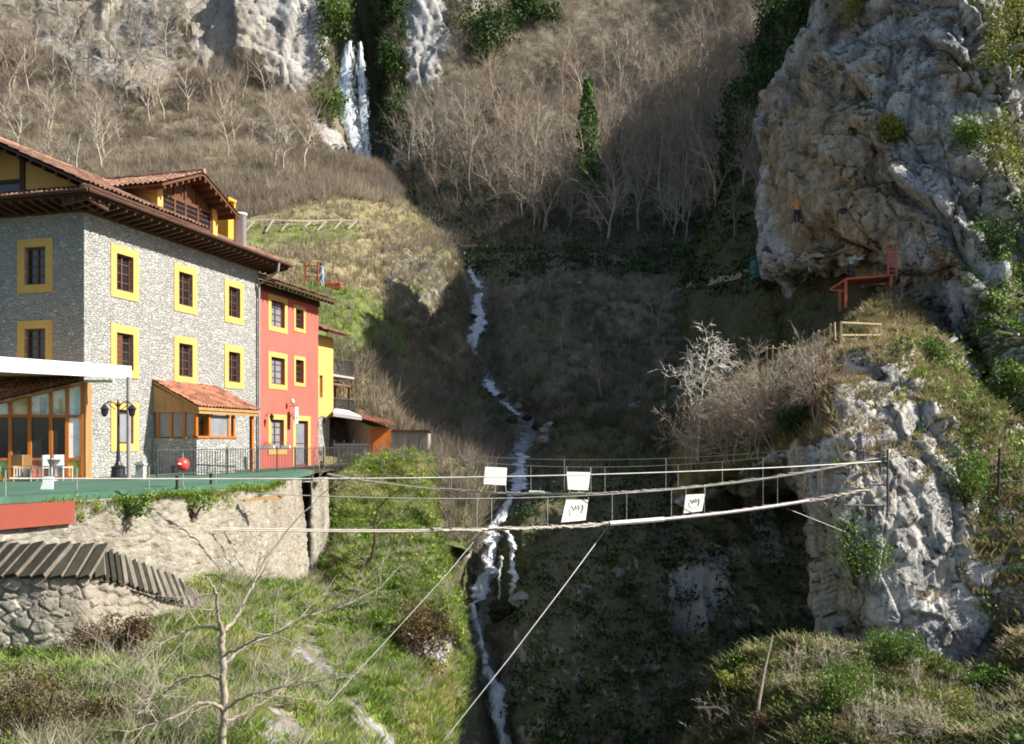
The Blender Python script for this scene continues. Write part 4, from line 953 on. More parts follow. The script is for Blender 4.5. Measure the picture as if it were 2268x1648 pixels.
q = MB(); r0_, r1_ = P(775, 917, 53.8), P(884, 940, 51.2); l0, l1 = P(790, 925, 50.9), P(884, 944, 50.4)
corrug(q, P(800,928,50.6), P(884,945,50.4), P(860,930,54.6), P(770,912,54.4), .2, .03, 6); q.build('roof', M['tilered'], gh, rel=rel)
q = MB(); q.hexa([P(738,922,50.4),P(802,931,50.6),P(772,914,54.2),P(742,906,53)], [P(738,913,50.4),P(802,923,50.6),P(772,909,54.2),P(742,903,53)]); q.build('flat_roof', M['white'], gh, rel=rel)
sh0, sh1 = P(868, 1004, 52.2), P(950, 1004, 52.6)
shd = empty('plank_shed', (sh0[0], sh0[1], -.65), 'low grey plank shed with a dark flat roof behind the garden bank', 'shed'); rel = (sh0[0], sh0[1], -.65)
q = MB(); q.box(sh0[0], sh1[0], sh0[1], sh0[1]+1.6, -.75, .62)
for i in range(12): x = sh0[0] + i*(sh1[0]-sh0[0])/11.5; q.box(x, x+.02, sh0[1]-.02, sh0[1], -.7, .6)
q.build('plank_wall', M['greywood'], shd, rel=rel)
q = MB(); q.box(sh0[0]-.12, sh1[0]+.12, sh0[1]-.2, sh0[1]+1.8, .621, .72); q.build('roof', M['darkwood'], shd, rel=rel)
# ------------------------------------------------------------------ terrace, walls, fences, furniture
edge = [(-13.4,17.2),(-12.6,19.0),(-11.72,20.8),(-10.3,23.2),(-9.3,25.4),(-8.75,28),(-8.45,31),(-8.5,35),(-8.75,38.5),(-9.0,41)]
def slab(name, poly, z0, z1, mat, kind=None):
    q = MB(); q.prism(poly, lambda p: (p[0], p[1], z0), lambda p: (p[0], p[1], z1)); o = q.build(name, mat)
    if kind: o['kind'] = kind
    return o
slab('terrace', edge + [(-8.9,44),(-8.4,48),(-7.4,51),(-4.9,52.6),(-4.9,58),(-32,58),(-32,17.2)], GZ-.13, GZ-.008, M['slabstone'], 'structure')
tb = edge + [(-9.6,42.5),(-10.6,44),(-12.4,43.6),(-15.35,32.6),(-30,36.5),(-30,17.2)]
tf = slab('terrace_floor', [(x+.02, y) for x, y in tb], GZ-.004, GZ, M['turf'], 'structure')
q = MB()
for (a, b) in zip(edge[:-1], edge[1:]): q.hexa([(a[0]+.03,a[1],GZ-.15),(b[0]+.03,b[1],GZ-.15),(b[0],b[1],GZ-.15),(a[0],a[1],GZ-.15)], [(a[0]+.03,a[1],GZ+.02),(b[0]+.03,b[1],GZ+.02),(b[0],b[1],GZ+.02),(a[0],a[1],GZ+.02)])
tag(q.build('terrace_edging', M['turf']), 'green edging strip along the rim of the hotel terrace', 'edging')

def wallsheet(name, path, ztop, zbot, batter, label, cat, nz=90, ns=260, seed=1, amp=.10, top=.5, mat='rubble'):
    path = np.array(path, float); L = np.concatenate([[0], np.cumsum(np.linalg.norm(np.diff(path, axis=0), axis=1))])
    s = np.linspace(0, L[-1], ns); px = np.interp(s, L, path[:, 0]); py = np.interp(s, L, path[:, 1])
    tx, ty = np.gradient(px), np.gradient(py); n = np.hypot(tx, ty); nx, ny = ty / n, -tx / n
    zt_ = ztop(px, py) if callable(ztop) else np.full(ns, ztop); zb_ = zbot(px, py) if callable(zbot) else np.full(ns, zbot)
    ks = np.concatenate([[-top], np.linspace(0, 1, nz)]); rows_ = []
    for k_ in ks:
        kk = max(k_, 0); off = batter * kk * (zt_ - zb_) - (top if k_ < 0 else 0)
        rows_.append(np.stack([px + nx * off, py + ny * off, zt_ + (zb_ - zt_) * kk], 1))
    p = np.array(rows_); q = p.reshape(-1, 3); f1, f2, idv = worley(q * np.array([1, 1, 1.5]), 3.2, seed)
    d = (idv - .5) * amp * sstep(0, .16, f2 - f1) - amp * .7 * (1 - sstep(0, .10, f2 - f1)) + fbm(q, .5, 4, seed) * amp * 2.2 + fbm(q, 4, 3, seed) * amp * .4
    nn = np.tile(np.stack([nx, ny, 0 * nx], 1), (len(ks), 1)); q = q + nn * d[:, None]
    q[:ns, 2] += fbm(q[:ns], 1.2, 3, 3) * .06
    idx = np.arange(len(ks) * ns).reshape(len(ks), ns); f = np.stack([idx[:-1, :-1], idx[1:, :-1], idx[1:, 1:], idx[:-1, 1:]], -1).reshape(-1, 4)
    moss = np.clip(1 - (zt_[None, :] - p[..., 2]) / 1.0, 0.15, 1).ravel()
    o = np_mesh(name, q, f, M[mat], None, True, {'moss': moss}); return tag(o, label, cat)
g667 = lambda t: t
path = [(-31.5, 17.15), (-13.36, 17.15)] + [(x + .04, y) for x, y in edge[1:8]] + [(-8.5, 36.4)]
wallsheet('retaining_wall', path, lambda x, y: np.interp(y, [19, 24, 30, 37], [-1.44, -1.43, -1.43, -1.46]), -7.0, .10, 'tall old stone retaining wall with streaked plaster under the green terrace', 'wall', 170, 640, 1, .055)
b0, b1, b2_ = P(690, 1065, 36.8), P(724, 1068, 39.4), P(726, 1060, 42.5)
wallsheet('wall_buttress', [b0[:2] + np.array([-.3, .9]), b0[:2], b1[:2], b2_[:2]], -1.62, -7.0, .05, 'pale stone buttress at the end of the retaining wall, right of the dark slot', 'buttress', 110, 160, 4, .05)
rc0, rc1 = P(660, 1065, 37.6), P(694, 1065, 37.9)
wallsheet('drain_slot', [rc0[:2], rc1[:2]], -1.6, -7.0, .04, 'back wall of the narrow drain slot beside the buttress, its shade painted as dark stone', 'drain', 60, 30, 6, .06, mat='slabstone')  # recessed back wall; dark slab colour paints the shade of the slot
# red painted panel under the terrace edge
r0, r1 = P(-60, 1110, 20.2), P(116, 1110, 22.1); r0[0] += .3; r1[0] += .55
q = MB(); q.hexa([(r0[0],r0[1],-1.98),(r1[0],r1[1],-1.98),(r1[0]-.3,r1[1]+.1,-1.98),(r0[0]-.3,r0[1]+.1,-1.98)], [(r0[0],r0[1],-1.43),(r1[0],r1[1],-1.43),(r1[0]-.3,r1[1]+.1,-1.43),(r0[0]-.3,r0[1]+.1,-1.43)])
tag(q.build('red_wall_panel', M['redwall']), 'short brick red painted wall under the left end of the terrace', 'wall')
# timber plank on the wall
q = MB(); q.bar(P(540, 1109, 28.2), P(628, 1099, 29.0), .12, .09); tag(q.build('timber_beam', M['tanwood']), 'weathered timber beam sticking out along the top of the retaining wall', 'beam')
# lower wall with slab coping
cw = [P(-120,1275,17.2), P(0,1275,17.3), P(100,1276,17.4), P(190,1277,17.7), P(270,1297,18.5), P(340,1322,19.4), P(410,1345,20.6), P(455,1372,22.0)]
cp = [(c[0], c[1]) for c in cw]; czs = np.array([c[2] for c in cw]); cys = np.array([c[1] for c in cw])
cxs = np.array([c[0] for c in cw])
low = empty('coping_wall', (cp[1][0], cp[1][1], -4), 'curved low rubble wall topped with sloping mossy slabs below the terrace', 'wall')
relc = (cp[1][0], cp[1][1], -4)
ow_ = wallsheet('rubble_face', cp, lambda x, y: np.interp(x, cxs, czs), lambda x, y: np.interp(x, cxs, czs) - 2.4, .08, None, None, 90, 300, 9, .07, .3)
for k_ in ('label', 'category'):
    if k_ in ow_: del ow_[k_]
ow_.parent = low; ow_.matrix_parent_inverse = Matrix.Translation((-relc[0], -relc[1], -relc[2]))
L = np.concatenate([[0], np.cumsum(np.linalg.norm(np.diff(np.array(cp), axis=0), axis=1))])
rng = random.Random(4)
dark, pale = MB(), MB(); sL = 0.0
for i in range(60):
    pa, pb = [(np.interp(x_, L, [c[0] for c in cp]), np.interp(x_, L, [c[1] for c in cp]), np.interp(x_, L, czs)) for x_ in (L[-1]*i/60, L[-1]*(i+1)/60)]
    tt = Vector((pb[0]-pa[0], pb[1]-pa[1], 0)).normalized(); nn_ = Vector((tt.y, -tt.x, 0)); A_, B_ = Vector(pa) + nn_*.06, Vector(pb) + nn_*.06; U_ = -nn_*.46 + Vector((0,0,.54)) + tt*.3
    dark.quad(A_, B_, B_ + U_, A_ + U_)  # dark sheet behind the slabs paints the shade in their gaps
while sL < L[-1] - .05:
    x, y = np.interp(sL, L, [c[0] for c in cp]), np.interp(sL, L, [c[1] for c in cp]); z = np.interp(sL, L, czs)
    x2, y2 = np.interp(sL+.05, L, [c[0] for c in cp]), np.interp(sL+.05, L, [c[1] for c in cp]); t_ = Vector((x2-x, y2-y, 0)).normalized(); nrm = Vector((t_.y, -t_.x, 0))
    uu_ = UC + x / y * F; big_ = uu_ < 215
    wd = (.22 if big_ else .135) * rng.uniform(.85, 1.15); odd = not globals().get('odd', False); tgt = dark if (uu_ < 255 or (odd and uu_ > 0)) and not (uu_ < 215 and False) else pale  # alternate narrow tiles are dark, painting shaded gaps between the pale ones
    c0 = Vector((x, y, z + rng.uniform(-.02, .02))) + nrm * .13; sk_ = t_ * (.34 if big_ else .30)
    up_ = -nrm * .46 + Vector((0, 0, .56)) + sk_
    th = nrm * .05 + Vector((0, 0, .04)); a = c0; b = c0 + t_ * wd * (.86 if big_ else .5); lift = Vector((0, 0, rng.uniform(0, .03)))
    tgt.hexa([a - th, b - th + lift, b + up_ - th + lift, a + up_ - th], [a + th * .4, b + th + lift, b + up_ + th + lift, a + up_ + th * .4])
    if big_: pale.hexa([b - th, b + t_*.022 - th, b + t_*.02 + up_ - th, b + up_ - th], [b + th*.9, b + t_*.022 + th*.9, b + t_*.02 + up_ + th*.8, b + up_ + th*.8])
    sL += wd * 1.06
dark.build('mossy_slabs_gap_shade', M['slabstone'], low, rel=relc); pale.build('slate_coping', M['slabedge'], low, rel=relc)

# iron fence along the house fronts
fp = [W(.6, -2.6, GZ), W(6.6, -3.0, GZ), W(12.0, -2.4, GZ), W(18.5, -1.9, GZ), W(20.2, -1.8, GZ)]
fen = empty('iron_fence', fp[0], 'long dark iron railing along the fronts of the grey and red houses', 'fence'); relf = tuple(fp[0])
bars, rails = MB(), MB()
for a, b in zip(fp[:-1], fp[1:]):
    n = int((b - a).length / .16)
    for i in range(n):
        p = a.lerp(b, i / n); bars.bar(p, p + Vector((0, 0, .98)), .022)
    for z in (.12, 1.0): rails.bar(a + Vector((0,0,z)), b + Vector((0,0,z)), .035)
    for i in range(int((b - a).length / 2.0) + 1):
        p = a.lerp(b, min(1, i * 2.0 / (b - a).length)); q = MB(); q.bar(p, p + Vector((0,0,1.08)), .05); q.build('post', M['iron'], fen, rel=relf)
bars.build('bars', M['iron'], fen, rel=relf); rails.build('rail', M['iron'], fen, rel=relf)
# taller dark panels in front of the red house
pn = [W(13.0, -3.3, GZ), W(15.2, -3.3, GZ), W(17.6, -3.1, GZ)]
pf_ = empty('slatted_gate', pn[0], 'dark slatted gate panels on the terrace in front of the red house', 'gate'); relf = tuple(pn[0])
for a, b in zip(pn[:-1], pn[1:]):
    q = MB(); n = 14
    for i in range(n):
        p = a.lerp(b, (i + .5) / n); q.bar(p + Vector((0,0,.05)), p + Vector((0,0,1.25 if i % 7 else 1.4)), .055 if i % 3 else .10, .03)
    q.bar(a + Vector((0,0,.2)), b + Vector((0,0,.2)), .04); q.bar(a + Vector((0,0,1.15)), b + Vector((0,0,1.15)), .04); q.build('panel', M['iron'], pf_, rel=relf)
# flower boxes / banners hung on the railing
for u_, nm, mt, lb in ((592, 'flower_box', 'ball', 'white flower box with red flowers hung on the railing below the red house'), (633, 'flower_box', 'poster_red', 'flower box with pink and white flowers on the railing below the red house')):
    p = P(u_, 986, 42.5); bx = empty(nm, p, lb, 'flower box'); q = MB(); q.box(-.33 if u_ < 600 else -.2, .33 if u_ < 600 else .2, -.1, .1, -.2, 0); q.build('trough', M['plastic'], bx)
    q = MB(); rr = random.Random(int(u_))
    for i in range(40 if u_ < 600 else 20):
        x, y, z = rr.uniform(-.32, .32) * (1 if u_ < 600 else .6), rr.uniform(-.12, .12), rr.uniform(0, .16); s = rr.uniform(.03, .06)
        q.add([(x-s,y,z),(x,y-s,z+s*.5),(x+s,y,z),(x,y+s,z+s*.6)], [(0,1,2),(0,2,3)])
    q.build('flowers', M[mt], bx)
# street lamp
lb_ = P(262, 1062, 31.0); lb_[2] = GZ
lamp = empty('street_lamp', lb_, 'black cast iron street lamp with curled arms beside the canopy post', 'lamp')
q = MB(); q.lathe((0,0,0), [(.30,0),(.30,.06),(.24,.1),(.22,.38),(.25,.42),(.12,.5),(.075,.62),(.06,.95),(.05,1.1),(.042,2.55),(.06,2.6),(.02,2.75)], 14); q.build('post', M['black'], lamp)
for sg_ in (-1, 1):
    q = MB(); q.tube([(0,0,2.45),(sg_*.12,0,2.62),(sg_*.3,0,2.68),(sg_*.45,0,2.6),(sg_*.47,0,2.5)], .022, 6); q.tube([(sg_*.1,0,2.4),(sg_*.25,0,2.5),(sg_*.33,0,2.6),(sg_*.25,0,2.63)], .015, 6); q.build('arm', M['black'], lamp)
    q = MB(); q.lathe((sg_*.47,0,2.16), [(.05,0),(.10,.06),(.13,.24),(.17,.26),(.08,.36),(.02,.42)], 8); q.build('lantern', M['black'], lamp)
# thin posts along the terrace rim
gp = 'thin white posts along the terrace rim'
for u_, Yp, hh in ((12, 20.9, .62), (170, 22.7, .62), (330, 24.6, .62), (478, 27.3, 1.0), (405, 25.9, .98)):
    p = P(u_, 1000, Yp); q = MB(); q.tube([(0,0,0),(0,0,hh)], .018, 6); q.box(-.05,.05,-.05,.05,0,.015); o = q.build('rim_post', M['cable']); o.location = (p[0], p[1], GZ)
    tag(o, {12: 'thin white rim post at the left end of the green terrace', 170: 'thin white rim post in front of the glazed annex', 330: 'thin white rim post just right of the grey canopy post', 478: 'tall thin white rim post in front of the porch wall', 405: 'tall thin white rim post with the red float'}[u_], 'post', gp)
p = P(404, 1029, 25.85); fo = empty('float', p, 'round red float with a painted white highlight hanging on a thin rim post', 'float')
q = MB(); q.lathe((0,0,-.19), [(.02,0),(.12,.03),(.18,.1),(.195,.19),(.18,.28),(.12,.35),(.02,.38)], 16); q.build('ball', M['ball'], fo, True); q = MB(); q.lathe((-.02,-.19,.02), [(.05,-.02),(.06,.0),(.03,.03)], 8); q.build('cap', M['plastic'], fo)  # small white piece on the front paints the ball's highlight
gq = 'short black bollard lights on the green terrace'
for u_, v_, Yp, lb in ((392, 1086, 25.2, 'short black bollard light on the terrace rim left of the red float'), (467, 1081, 27.0, 'short black bollard light on the terrace rim right of the red float'), (382, 1050, 35.8, 'short black bollard light at the foot of the porch corner'), (712, 1035, 45.0, 'short black bollard light near the end of the slatted gate')):
    p = P(u_, v_, Yp); q = MB(); q.lathe((0,0,0), [(.06,0),(.06,.02),(.04,.03),(.04,.26),(.055,.27),(.055,.33),(.02,.35)], 10); o = q.build('bollard_light', M['black']); o.location = (p[0], p[1], GZ); tag(o, lb, 'bollard light', gq)
p = P(103, 1080, 24.5); ab = empty('notice_board', (p[0], p[1], GZ), 'small white notice board on a thin dark stake on the green terrace', 'notice board')
q = MB(); q.hexa([(-.17,0,.0),(.17,0,.0),(.17,.03,.0),(-.17,.03,.0)], [(-.12,.12,.34),(.12,.12,.34),(.12,.15,.34),(-.12,.15,.34)]); q.build('board', M['plastic'], ab); q = MB(); q.tube([(.02,.15,0),(.02,.15,.85)], .014, 6); q.build('stake', M['black'], ab)
p = P(312, 1058, 30.6); q = MB(); q.box(-.13,.13,-.13,.13,0,.5); q.box(-.17,.17,-.17,.17,.5,.56); q.box(-.11,.11,-.11,.11,.56,.62); o = q.build('stone_bollard', M['concrete']); o.location = (p[0], p[1], GZ); tag(o, 'squat pale stone bollard standing right of the street lamp', 'bollard')
# garden tables and chairs behind the conservatory glass are in front of it here, on the terrace
def chair(loc, rz, label, mat='greyplastic'):
    c = empty('garden_chair', loc, label, 'chair', 'garden chairs in front of the glazed annex', rz)
    q = MB(); q.box(-.21,.21,-.21,.21,.42,.46); q.build('seat', M[mat], c); q = MB(); q.box(-.21,.21,.18,.22,.5,.86); q.build('backrest', M[mat], c)
    for x in (-.19,.19):
        for y in (-.19,.2): q = MB(); q.bar((x,y,0),(x,y,.86 if y > 0 else .42), .035); q.build('leg', M[mat], c)
    return c
def loc_(u_, Yp): p = P(u_, 1000, Yp); return (p[0], p[1], GZ)
chair(loc_(140, 30.2), 1.2, 'white garden chair right of the small table by the glazed annex'); chair(loc_(88, 29.6), -1.6, 'white garden chair left of the small table by the glazed annex')
chair(loc_(52, 29.8), .3, 'tan wooden garden chair left of the orange door of the annex', 'tanwood'); chair(loc_(28, 29.4), -.2, 'tan wooden garden chair at the left edge by the annex', 'tanwood')
tbl = empty('garden_table', loc_(114, 30.0), 'small white round garden table in front of the annex door', 'table'); q = MB(); q.lathe((0,0,.70), [(.36,0),(.37,.02),(.36,.035)], 18); q.build('tabletop', M['greyplastic'], tbl); q = MB(); q.lathe((0,0,0), [(.22,0),(.2,.03),(.035,.06),(.035,.70)], 12); q.build('leg', M['greyplastic'], tbl)
# concrete steps below the yellow house
q = MB()
for i in range(3): q.box(-.9-.1*i, 1.0+.1*i, -.55-.3*i, .2, -.2-.2*i, -.05-.2*i)
o = q.build('steps', M['concrete']); p = W(X1-X0+X0+.4, -1.9, GZ+.1); o.location = p; o.rotation_euler = (0,0,RZ); tag(o, 'pale concrete steps at the foot of the yellow house', 'steps')
# ------------------------------------------------------------------ rope bridges
def line(pts, Y0, Y1, u0, u1, n=40, deg=3):
    pts = np.array(pts, float); k = np.polyfit(pts[:, 0] / 1000, pts[:, 1], deg); us = np.linspace(u0, u1, n)
    ref0, ref1 = pts[0, 0], pts[-1, 0]
    return [PV(u, np.polyval(k, u / 1000), Y0 + (Y1 - Y0) * (u - ref0) / (ref1 - ref0)) for u in us], (lambda u, k=k: PV(u, np.polyval(k, u / 1000), Y0 + (Y1 - Y0) * (u - ref0) / (ref1 - ref0)))
nd, ndf = line([(285,1172),(700,1174),(1085,1178),(1360,1162),(1640,1131),(1930,1086)], 25.5, 35.2, 285, 1932)
nr, nrf = line([(450,1088),(700,1098),(950,1102),(1250,1104),(1500,1082),(1750,1050),(1962,1012)], 28.0, 35.3, 560, 1964)
nt_, ntf = line([(60,1060),(700,1060),(1100,1056),(1400,1050),(1700,1035),(1965,1022)], 21.6, 35.3, 20, 1966)
fd, fdf = line([(720,1050),(950,1079),(1160,1094),(1300,1097),(1450,1090),(1650,1066),(1800,1043),(1950,1018)], 41.5, 35.6, 725, 1948)
fr_, frf = line([(870,1002),(1000,1017),(1150,1030),(1350,1037),(1550,1024),(1745,1008)], 45.0, 38.2, 870, 1746)
ft, ftf = line([(870,997),(1000,1006),(1250,1020),(1450,1015),(1745,998)], 45.6, 38.4, 868, 1746)
def bridge(name, base, label, deck, rails, hangers, rope, wdt, seed):
    b = empty(name, base, label, 'bridge'); rel = tuple(base); rr = random.Random(seed); q = MB()
    side = Vector((-.2, 1, 0)).normalized() * wdt
    for off in (Vector((0,0,0)), side): q.tube([p + off for p in deck], .026, 6)
    q.build('deck_cable', M['rope'], b, rel=rel)
    s = MB(); 
    for i in range(len(deck) - 1):
        if proj(np.array(deck[i]))[0] < 960: continue
        for k in range(4):
            p = deck[i].lerp(deck[i+1], (k + .5) / 4) + Vector((0, 0, rr.uniform(-.03, .035))); d = (deck[i+1] - deck[i]).normalized() * .075
            s.hexa([p - d - side*.05, p + d - side*.05, p + d + side*1.05, p - d + side*1.05], [x + Vector((0,0,.035)) for x in (p - d - side*.05, p + d - side*.05, p + d + side*1.05, p - d + side*1.05)])
    s.build('deck', M['greywood'], b, rel=rel)
    if rope:
        k = MB(); n = len(deck)
        for (i0, i1, amp) in rope:
            pts = []
            for i in range(int(i0*n), int(i1*n)-1):
                for m_ in range(5): pts.append(deck[i].lerp(deck[i+1], m_/5) + Vector((0, -.05, rr.uniform(-amp, amp) + .03)))
            k.tube(pts, [rr.uniform(.018, .045) for _ in pts], 5)
        k.build('frayed_rope', M['rope'], b, rel=rel)
    for pts, rad in rails:
        q = MB(); q.tube(pts, rad, 6); q.build('handrail', M['cable'], b, rel=rel)
    for a, c, rad in hangers:
        q = MB(); q.tube([a, c], rad, 5); q.build('hanger', M['cable'], b, rel=rel)
    return b
hn = [(nrf(u) + Vector((0,0,0)), ndf(u), .008) for u in (1057, 1089, 1213, 1356, 1388, 1487, 1560, 1690, 1722, 1820, 1885)]
near_b = bridge('rope_bridge', PV(285,1172,25.5), 'nearer rope bridge with frayed pale deck hung lowest across the gorge', nd, [(nr, .017), (nt_, .023)], hn, [(.41,.5,.02),(.45,.72,.06),(.5,.7,.05),(.93,1.0,.05)], .55, 2)
q = MB(); q.tube([ndf(u) + Vector((0,-.06,.05)) for u in np.linspace(1380, 1790, 16)], .055, 8); q.build('pipe', M['pink'], near_b, rel=tuple(PV(285,1172,25.5)))
q = MB(); q.tube([ndf(u) + Vector((0,-.05,.05)) for u in np.linspace(1350, 1470, 8)], .085, 7); q.build('wrapping', M['plastic'], near_b, rel=tuple(PV(285,1172,25.5)))
hf = [(frf(u), fdf(u), .009) for u in (1000, 1080, 1176, 1250, 1309, 1340, 1475, 1502, 1600, 1690)] + [(ftf(u), frf(u), .011) for u in (1250, 1475)]
far_b = bridge('rope_bridge', PV(725,1051,41.5), 'farther rope bridge behind, with thin double handrails and two white boards', fd, [(fr_, .02), (ft, .016), ([p + Vector((0,.5,.02)) for p in fd], .02)], hf, [(.5,.75,.03),(.8,1.0,.03)], .55, 5)
q = MB(); pp_ = [fdf(u) + Vector((0,-.06,.09)) for u in (1172, 1182, 1195, 1206)]; q.tube(pp_, .075, 8); tag(q.build('bundle', M['plastic']), 'pale wrapped bundle lying on the farther bridge deck beside the stream', 'bundle')
# white boards
def board(c4, Y, th, label, scribble, straps):
    yf_ = lambda u: Y + (u - u0_) * .0115
    u0_ = c4[0][0]; c4 = [PV(u, v, yf_(u)) for u, v in c4]; c = sum(c4, Vector()) / 4; b = empty('white_board', c, label, 'board', 'white boards hung on the rope bridges'); n = Vector((0, th, 0)); rel = tuple(c)
    q = MB(); q.hexa([x for x in c4], [x + n for x in c4]); q.build('panel', M['board'], b, rel=rel)
    if scribble:
        q = MB(); ex = (c4[1] - c4[0]); ey = (c4[3] - c4[0]); o = c4[0] + Vector((0, -.012, 0)); S = lambda a, d: o + ex * a + ey * d
        q.tube([S(.28,.30), S(.22,.5), S(.28,.72), S(.36,.62), S(.40,.45), S(.45,.72), S(.5,.5), S(.55,.74), S(.62,.48), S(.66,.72)], .010, 5); q.tube([S(.68,.34), S(.75,.5), S(.72,.72), S(.79,.6), S(.76,.3)], .010, 5); q.tube([S(.27,.28), S(.45,.24), S(.7,.27)], .008, 5)
        q.build('logo', M['ink'], b, rel=rel)
    for a, d in straps: q = MB(); q.tube([PV(*a, yf_(a[0])), PV(*d, yf_(d[0]))], .012, 5); q.build('strap', M['rope'], b, rel=rel)
board([(1071,1072),(1121,1075),(1123,1036),(1075,1034)], 39.5, .03, 'blank white board on the farther bridge just left of the stream', False, [((1074,1073),(1064,1090)),((1097,1074),(1096,1091)),((1119,1074),(1122,1092))])
board([(1258,1084),(1303,1086),(1308,1046),(1255,1045)], 39.0, .03, 'blank white board on the farther bridge right of the stream', False, [((1262,1084),(1260,1096)),((1282,1085),(1281,1097)),((1255,1046),(1255,1032)),((1308,1047),(1308,1034))])
board([(1243,1157),(1297,1152),(1303,1107),(1254,1107)], 31.6, .03, 'white board with a dark scribbled logo at the middle of the nearer bridge', True, [((1254,1107),(1254,1103)),((1303,1107),(1303,1101))])
board([(1514,1137),(1555,1132),(1562,1094),(1519,1096)], 33.6, .03, 'white board with a dark scribbled logo toward the crag end of the nearer bridge', True, [((1519,1096),(1519,1081)),((1562,1094),(1562,1078))])
# anchor frame on the crag
af = empty('anchor_frame', PV(1966,1127,35.2), 'dark steel anchor frame bolted to the crag where the bridges end', 'frame'); rel = tuple(PV(1966,1127,35.2))
for a, b, r_ in (((1966,996,35.2),(1966,1128,35.2),.05), ((1950,985,35.7),(1950,1052,35.7),.05), ((1912,992,35.5),(1913,1020,35.5),.035)):
    q = MB(); q.tube([PV(*a), PV(*b)], r_, 8); q.build('post', M['iron'], af, rel=rel)
for a, b, r_ in (((1868,1119,35.0),(1966,1120,35.2),.04), ((1925,1074,35.2),(1966,1074,35.2),.035), ((1912,1020,35.4),(1966,1024,35.2),.035)):
    q = MB(); q.tube([PV(*a), PV(*b)], r_, 8); q.build('crossbar', M['iron'], af, rel=rel)
# guy lines
for pts, r_, lb in (([(1065,1181,30.7),(985,1277,28.5),(860,1414,24.5),(640,1652,17.5)], .012, 'thin steel guy line running from the nearer bridge down to the grassy bank'),
                    ([(1347,1166,32.5),(1250,1297,30.6),(1130,1455,28.5),(960,1668,26.2)], .017, 'thick steel guy line slanting from mid bridge down across the dark gorge'),
                    ([(1742,1126,34.2),(1872,1178,34.8)], .011, 'short thin guy line from the nearer bridge to the crag face')):
    q = MB(); q.tube([PV(*p) for p in pts], r_, 6); tag(q.build('guy_line', M['cable']), lb, 'cable', 'steel guy lines under the bridges')
# wire fence posts on the right edge
wf = empty('wire_fence', PV(2214,1095,34.8), 'wire fence on one dark pole at the right edge of the crag', 'fence'); rel = tuple(PV(2214,1095,34.8))
q = MB(); q.tube([PV(2214,993,34.8), PV(2211,1098,34.8)], .06, 8); q.build('post', M['darkbark'], wf, rel=rel)
for v in (1012, 1042, 1066): q = MB(); q.tube([PV(2213,v,34.75), PV(2330,v-4,34.2)], .012, 5); q.build('wire', M['cable'], wf, rel=rel)
# ------------------------------------------------------------------ fence on the crag path, platforms
cf = empty('lookout_railing', PV(1862,765,46.2), 'pale wooden lookout railing with two rails on top of the crag', 'railing'); rel = tuple(PV(1862,765,46.2))
for u, v0, v1, Y in ((1863,712,772,44.0), (1950,716,766,45.0), (1890,716,745,47.0), (1922,742,775,44.4)):
    q = MB(); q.bar(PV(u,v0,Y), PV(u,v1,Y), .09); q.build('post', M['rail'], cf, rel=rel)
for a, b in (((1861,714,44.0),(1952,718,45.0)), ((1861,742,44.0),(1952,742,45.0)), ((1890,718,47.0),(1950,718,45.0))):
    q = MB(); q.bar(PV(*a), PV(*b), .075); q.build('rail', M['rail'], cf, rel=rel)
pf2 = empty('path_fence', PV(1700,800,50), 'rustic pale pole fence climbing the crag path beside the shrubs', 'fence'); rel = tuple(PV(1700,800,50)); rr = random.Random(3)
prev = None
for i in range(13):
    u = 1700 + i * 12.5; v = np.interp(u, [1700, 1770, 1850], [800, 790, 742]); Y = np.interp(u, [1700, 1850], [46.3, 45.2])
    a, b = PV(u, v + 12, Y), PV(u + rr.uniform(-4, 4), v - 28 - rr.uniform(0, 8), Y); q = MB(); q.tube([a, b], .045, 6); q.build('post', M['rail'], pf2, rel=rel)
    if prev is not None:
        q = MB(); q.tube([prev, b + Vector((0,0,-.12))], .03, 6); q.build('rail', M['rail'], pf2, rel=rel)
    prev = b + Vector((0,0,-.12))
# red platform under the overhang
YP = 51.6
pl = empty('red_platform', PV(1925,612,YP), 'red steel viewing platform with a ladder frame under the great rock', 'platform'); rel = tuple(PV(1925,612,YP))
q = MB(); f0, f1 = PV(1873,620,YP), PV(1985,611,YP); bk = Vector((.4, 2.2, 0)); q.hexa([f0, f1, f1 + bk, f0 + bk], [x + Vector((0,0,.12)) for x in (f0, f1, f1 + bk, f0 + bk)]); q.build('deck', M['redmetal'], pl, rel=rel)
for u, v0, v1, dy in ((1873,618,682,0), (1973,611,636,0), (1860,640,690,1.8)): q = MB(); q.bar(PV(u,v0,YP+dy), PV(u,v1,YP+dy), .13); q.build('post', M['redmetal'], pl, rel=rel)
q = MB()
for u in (1967, 1985): q.bar(PV(u,540,YP-.05), PV(u,612,YP-.05), .085)
for v in (543, 551, 559, 567, 575, 583, 591, 600): q.bar(PV(1967,v,YP-.05), PV(1985,v,YP-.05), .06)
q.bar(PV(1967,543,YP-.05), PV(1967,543,YP+1.5), .08); q.bar(PV(1985,543,YP-.05), PV(1985,543,YP+1.5), .08); q.build('ladder', M['redmetal'], pl, rel=rel)
q = MB(); q.bar(PV(1873,619,YP), PV(1838,642,YP+.6), .10); q.bar(PV(1838,642,YP+.6), PV(1872,645,YP), .07); q.build('ramp', M['redmetal'], pl, rel=rel)
